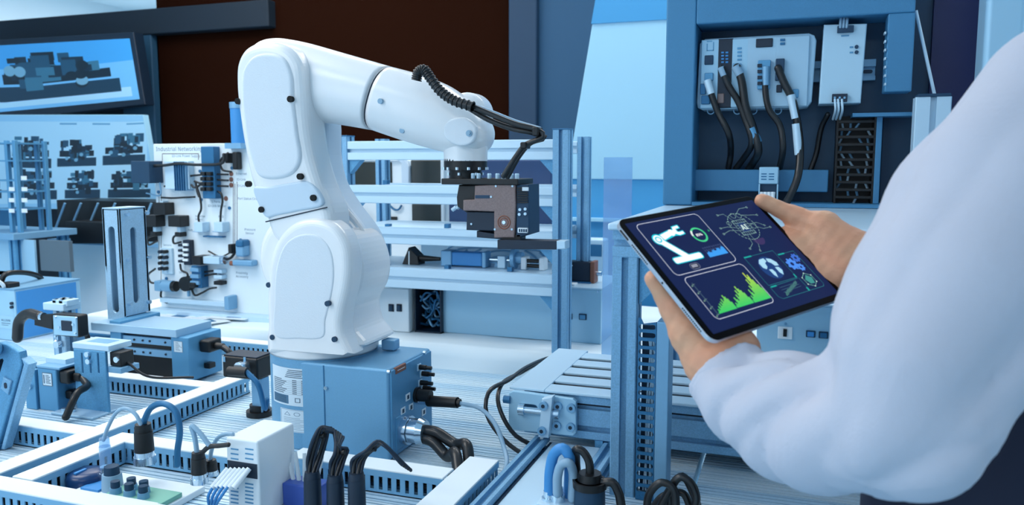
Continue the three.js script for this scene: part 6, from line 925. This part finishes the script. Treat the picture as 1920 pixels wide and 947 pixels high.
  const leftHand = nets((x, y, z) => { let d = uni(leftPalm, 0.016)(x, y, z); d = smin(d, uni(K(thumbL, [0.0205, 0.0165, 0.0122, 0.0098]), 0.008)(x, y, z), 0.014); for (const f of leftF) d = smin(d, f(x, y, z), 0.005); return d + 0.0005 * Math.sin(x * 420 + y * 260) * Math.sin(y * 390 - z * 310); }, ...boxOf(Lp, 0.05), 0.0027);
  // right hand
  const rk = [[0.108, 0.05], [0.104, 0.026], [0.103, 0.002], [0.108, -0.022]], rb_ = [[1606, 468], [1606, 486], [1602, 505], [1596, 524]], rightPalm = [], rightF = [], Rp = [WR];
  rk.forEach(([a, b], i) => { const k = tb(a, b, -0.03), s = fl[i]; rightPalm.push(cap(onD(...rb_[i], 1.0), k, 0.019, 0.0115)); rightF.push(uni(K([k, tb(a - 0.042 * s, b + 0.004, -0.023), tb(a - 0.066 * s, b + 0.006, -0.0165), tb(a - 0.086 * s, b + 0.006, -0.0145)], [0.0105, 0.009, 0.0082, 0.0074]), 0.004)); Rp.push(k, tb(a - 0.1, b, -0.015)); });
  const thumbR = [onD(1606, 468, 1.0), onD(1546, 424, 1.012), onD(1492, 407, 1.03), tb(0.1215, 0.072, 0.0075)]; Rp.push(...thumbR);
  rightPalm.push(cap(WR, onD(1606, 496, 1.0), 0.029, 0.027), cap(ER.clone().lerp(WR, 0.7), WR, 0.033, 0.029), cap(thumbR[1], onD(1580, 500, 0.995), 0.016, 0.022), cap(onD(1592, 522, 0.99), tb(0.112, -0.04, -0.026), 0.021, 0.015));
  const rightHand = nets((x, y, z) => { let d = uni(rightPalm, 0.016)(x, y, z); d = smin(d, uni(K(thumbR, [0.023, 0.0155, 0.0125, 0.0095]), 0.008)(x, y, z), 0.012); for (const f of rightF) d = smin(d, f(x, y, z), 0.005); return d + 0.0005 * Math.sin(x * 420 + y * 260) * Math.sin(y * 390 - z * 310); }, ...boxOf(Rp, 0.05), 0.0027);
  // head
  const hp = (s, u, f) => HC.clone().addScaledVector(sideV, s).add(V(0, u, 0)).addScaledVector(face, f);
  const headF = uni([ell(hp(0, 0.03, -0.01), V(0.085, 0.105, 0.085)), cap(hp(0, -0.04, 0.03), hp(0, -0.075, 0.05), 0.055, 0.038), cap(hp(0, 0.0, 0.085), hp(0, -0.03, 0.102), 0.009, 0.013), cap(hp(-0.08, 0.01, 0), hp(-0.083, -0.02, -0.002), 0.014, 0.009), cap(hp(0.08, 0.01, 0), hp(0.083, -0.02, -0.002), 0.014, 0.009), cap(hp(-0.02, -0.062, 0.082), hp(0.02, -0.062, 0.082), 0.007, 0.007), cap(hp(-0.045, 0.02, 0.07), hp(0.045, 0.02, 0.07), 0.012, 0.012), cap(NB, hp(0, -0.06, -0.01), 0.055, 0.055)], 0.022);
  const eye = [-1, 1].map(s => ell(hp(s * 0.032, 0.0, 0.083), V(0.014, 0.008, 0.014)));
  const head = nets((x, y, z) => Math.max(headF(x, y, z), -Math.min(eye[0](x, y, z), eye[1](x, y, z))), ...boxOf([hp(0, 0.1, 0), NB, hp(0, 0, 0.1), hp(0.09, 0, 0), hp(-0.09, 0, 0)], 0.06), 0.006);
  const bodyG = mergeGeometries([coarse, leftHand, rightHand, head]), P = bodyG.attributes.position, col = new Float32Array(P.count * 3);
  for (let i = 0; i < P.count; i++) { const x = P.getX(i), y = P.getY(i), z = P.getZ(i), n = 0.5 + 0.5 * Math.sin(x * 95 + 1.3 * Math.sin(y * 120)) * Math.sin(y * 88 + z * 70), m = 0.5 + 0.5 * Math.sin(x * 260 + z * 190) * Math.sin(y * 310), k = 0.92 + 0.08 * m; col[i * 3] = (0.68 + 0.05 * n) * k; col[i * 3 + 1] = (0.37 - 0.03 * n) * k; col[i * 3 + 2] = (0.225 - 0.02 * n) * k; }
  bodyG.setAttribute('color', new THREE.BufferAttribute(col, 3));
  const body = part(t, 'body', bodyG, skinM);
  for (const s of [-1, 1]) { const e = part(body, 'eye', new THREE.SphereGeometry(0.0115, 16, 12).translate(...hp(s * 0.032, 0.0, 0.076).toArray()), M.white); part(e.parent, 'iris', new THREE.SphereGeometry(0.006, 12, 8).translate(...hp(s * 0.032, -0.001, 0.083).toArray()), M.hole); }
  part(t, 'hair', nets((x, y, z) => { const c = hp(0, 0.04, -0.015), d = ell(c, V(0.098, 0.112, 0.098))(x, y, z), q = V(x, y, z).sub(HC), f = q.dot(face); return Math.max(d, f - 0.045 - Math.max(0, q.y - 0.07) * 0.9, -(q.y + 0.05 - Math.max(0, f + 0.02) * 1.2)) + 0.0012 * Math.sin(x * 300 + z * 200); }, ...boxOf([hp(0, 0.1, 0), hp(0, -0.06, -0.05)], 0.12), 0.006), mat(0x14100e, 0.6), 'short black hair');
  // ---- shirt: loose sleeves with folds
  const shirtM = mat(0xc0c4d3, 0.85, 0, { sheen: 0.3, sheenRoughness: 0.6, bumpMap: fine, bumpScale: 0.0002 });
  const cl = [onD(1692, 785, 0.665), onD(1590, 792, 0.72), onD(1500, 788, 0.775), onD(1432, 768, 0.822), onD(1385, 728, 0.855), onD(1352, 690, 0.872), onD(1330, 660, 0.885)], cr = [0.064, 0.061, 0.057, 0.051, 0.042, 0.036, 0.034];
  const arm = [SL.clone().add(V(0, 0.015, 0)), onD(1885, 400, 0.705), onD(1795, 560, 0.68), onD(1710, 690, 0.667), EL], ar_ = [0.092, 0.088, 0.082, 0.070, 0.058];
  const sleeveR = [SR, ER, ER.clone().lerp(WR, 0.75)], wdir = cl[6].clone().sub(cl[4]).normalize(), wcut = onD(1352, 694, 0.872);
  const torso = uni([cap(CL, at(HL, 1.06), 0.118, 0.112), cap(CR, at(HR, 1.06), 0.118, 0.112), cap(SL.clone().lerp(SR, 0.12), SL.clone().lerp(SR, 0.88), 0.078, 0.078), cap(mid, at(hipC, 1.06), 0.12, 0.12), cap(NB.clone().add(V(0, -0.04, 0)), NB.clone().add(V(0, 0.025, 0)), 0.085, 0.064)], 0.06);
  const upper = uni(K(arm, ar_), 0.03), lower = uni(K(cl, cr), 0.02), sr = uni(K(sleeveR, [0.085, 0.07, 0.045]), 0.03);
  const ax = EL.clone().sub(SL).normalize(), ex1 = new THREE.Vector3().crossVectors(ax, V(0, 0, 1)).normalize(), ex2 = new THREE.Vector3().crossVectors(ax, ex1), q = V(0, 0, 0);
  const fax = cl[5].clone().sub(cl[0]), fL = fax.length(), fdir = fax.clone().divideScalar(fL), f1 = new THREE.Vector3().crossVectors(fdir, V(0, 1, 0)).normalize(), f2 = new THREE.Vector3().crossVectors(fdir, f1);
  const pinch = onD(1560, 690, 0.70);
  const shirtF = (x, y, z) => {
    q.set(x, y, z).sub(SL); const s = q.dot(ax), th = Math.atan2(q.dot(ex2), q.dot(ex1));
    const wob = s * 4 + 0.6 * Math.sin(s * 11);
    let u = upper(x, y, z) + (0.014 * (Math.pow(Math.abs(Math.sin(th * 2 + wob * 0.5)), 0.6) - 0.7) * -1 + 0.005 * (Math.pow(Math.abs(Math.sin(th * 3.5 - s * 3 + 0.5)), 0.6) - 0.7) * -1) * Math.min(1, Math.max(0, s * 6 + 0.3));
    q.set(x, y, z).sub(cl[0]); const g = q.dot(fdir) / fL, ph = Math.atan2(q.dot(f2), q.dot(f1)), e = Math.max(0, Math.min(1, (0.98 - g) * 5));
    let l = lower(x, y, z) + e * (0.010 * (0.7 - Math.pow(Math.abs(Math.sin(ph * 1.5 + g * 4.5)), 0.6)) + 0.012 * (0.7 - Math.pow(Math.abs(Math.sin(g * 10 + ph * 1.0 + 0.8 * Math.sin(ph * 2))), 0.6)) * (0.4 + 0.6 * Math.min(1, g * 2)));
    l = Math.max(l, q.set(x, y, z).sub(wcut).dot(wdir));
    let d = smin(u, l, 0.022);
    q.set(x, y, z).sub(pinch); d += 0.02 * Math.exp(-q.lengthSq() / 0.0014);
    const tr = torso(x, y, z) + 0.004 * Math.sin(y * 24 + x * 30) + (y < 1.28 ? 0.014 : 0), kk = Math.max(0.002, Math.min(0.035, (y - 1.33) * 0.5)); d = smin(d, tr, kk);
    return smin(d, Math.max(sr(x, y, z), q.set(x, y, z).sub(sleeveR[2]).dot(WR.clone().sub(ER).normalize())), 0.03);
  };
  part(t, 'shirt', nets((x, y, z) => Math.max(shirtF(x, y, z), 1.03 - y), ...boxOf([SL, SR, EL, ER, cl[6], sleeveR[2], at(HL, 1.0), at(HR, 1.0), NB]  , 0.13), 0.0065), shirtM, 'pale blue white shirt');
  // cuff band with button
  { const a = wcut.clone().addScaledVector(wdir, -0.001), b = wcut.clone().addScaledVector(wdir, -0.055), cuff = uni([cap(a.clone().addScaledVector(wdir, 0.03), b, 0.040, 0.0465)], 0.01); part(t, 'cuff', nets((x, y, z) => { q.set(x, y, z); const s = q.sub(wcut).dot(wdir); return Math.max(cuff(x, y, z), s - 0.002, -(s + 0.05)); }, ...boxOf([a, b], 0.07), 0.0035), shirtM); }
  part(t, 'apron', nets((x, y, z) => Math.max(torso(x, y, z) - 0.007 + 0.003 * Math.sin(y * 21 + x * 35), y - 1.285, 0.9 - y), ...boxOf([at(HL, 0.9), at(HR, 0.9), CL, CR], 0.16), 0.012), mat(0x0b1730, 0.8), 'dark navy apron');
  part(t, 'trousers', nets((x, y, z) => Math.max(uni([cap(HL, KL, 0.1, 0.078), cap(HR, KR, 0.1, 0.078), cap(KL, AL, 0.076, 0.062), cap(KR, AR, 0.076, 0.062), cap(HL, HR, 0.105, 0.105), cap(at(HL, 1.03), at(HR, 1.03), 0.1, 0.1)], 0.03)(x, y, z) + 0.003 * Math.sin(y * 40 + x * 22), 0.07 - y), ...boxOf([HL, HR, AL, AR, at(HL, 1.1)], 0.13), 0.013), mat(0x0b1730, 0.85), 'dark navy trousers');
  for (const A of [AL, AR]) part(t, 'shoe', nets((x, y, z) => Math.max(uni([cap(at(A, 0.045).addScaledVector(face, -0.05), at(A, 0.035).addScaledVector(face, 0.15), 0.046, 0.036), cap(at(A, 0.05), at(A, 0.1), 0.046, 0.042)], 0.03)(x, y, z), 0.003 - y), ...boxOf([at(A, 0), at(A, 0.1).addScaledVector(face, 0.15), at(A, 0).addScaledVector(face, -0.06)], 0.07), 0.008), M.black, 'black leather shoe');
}
renderer.render(scene, camera);
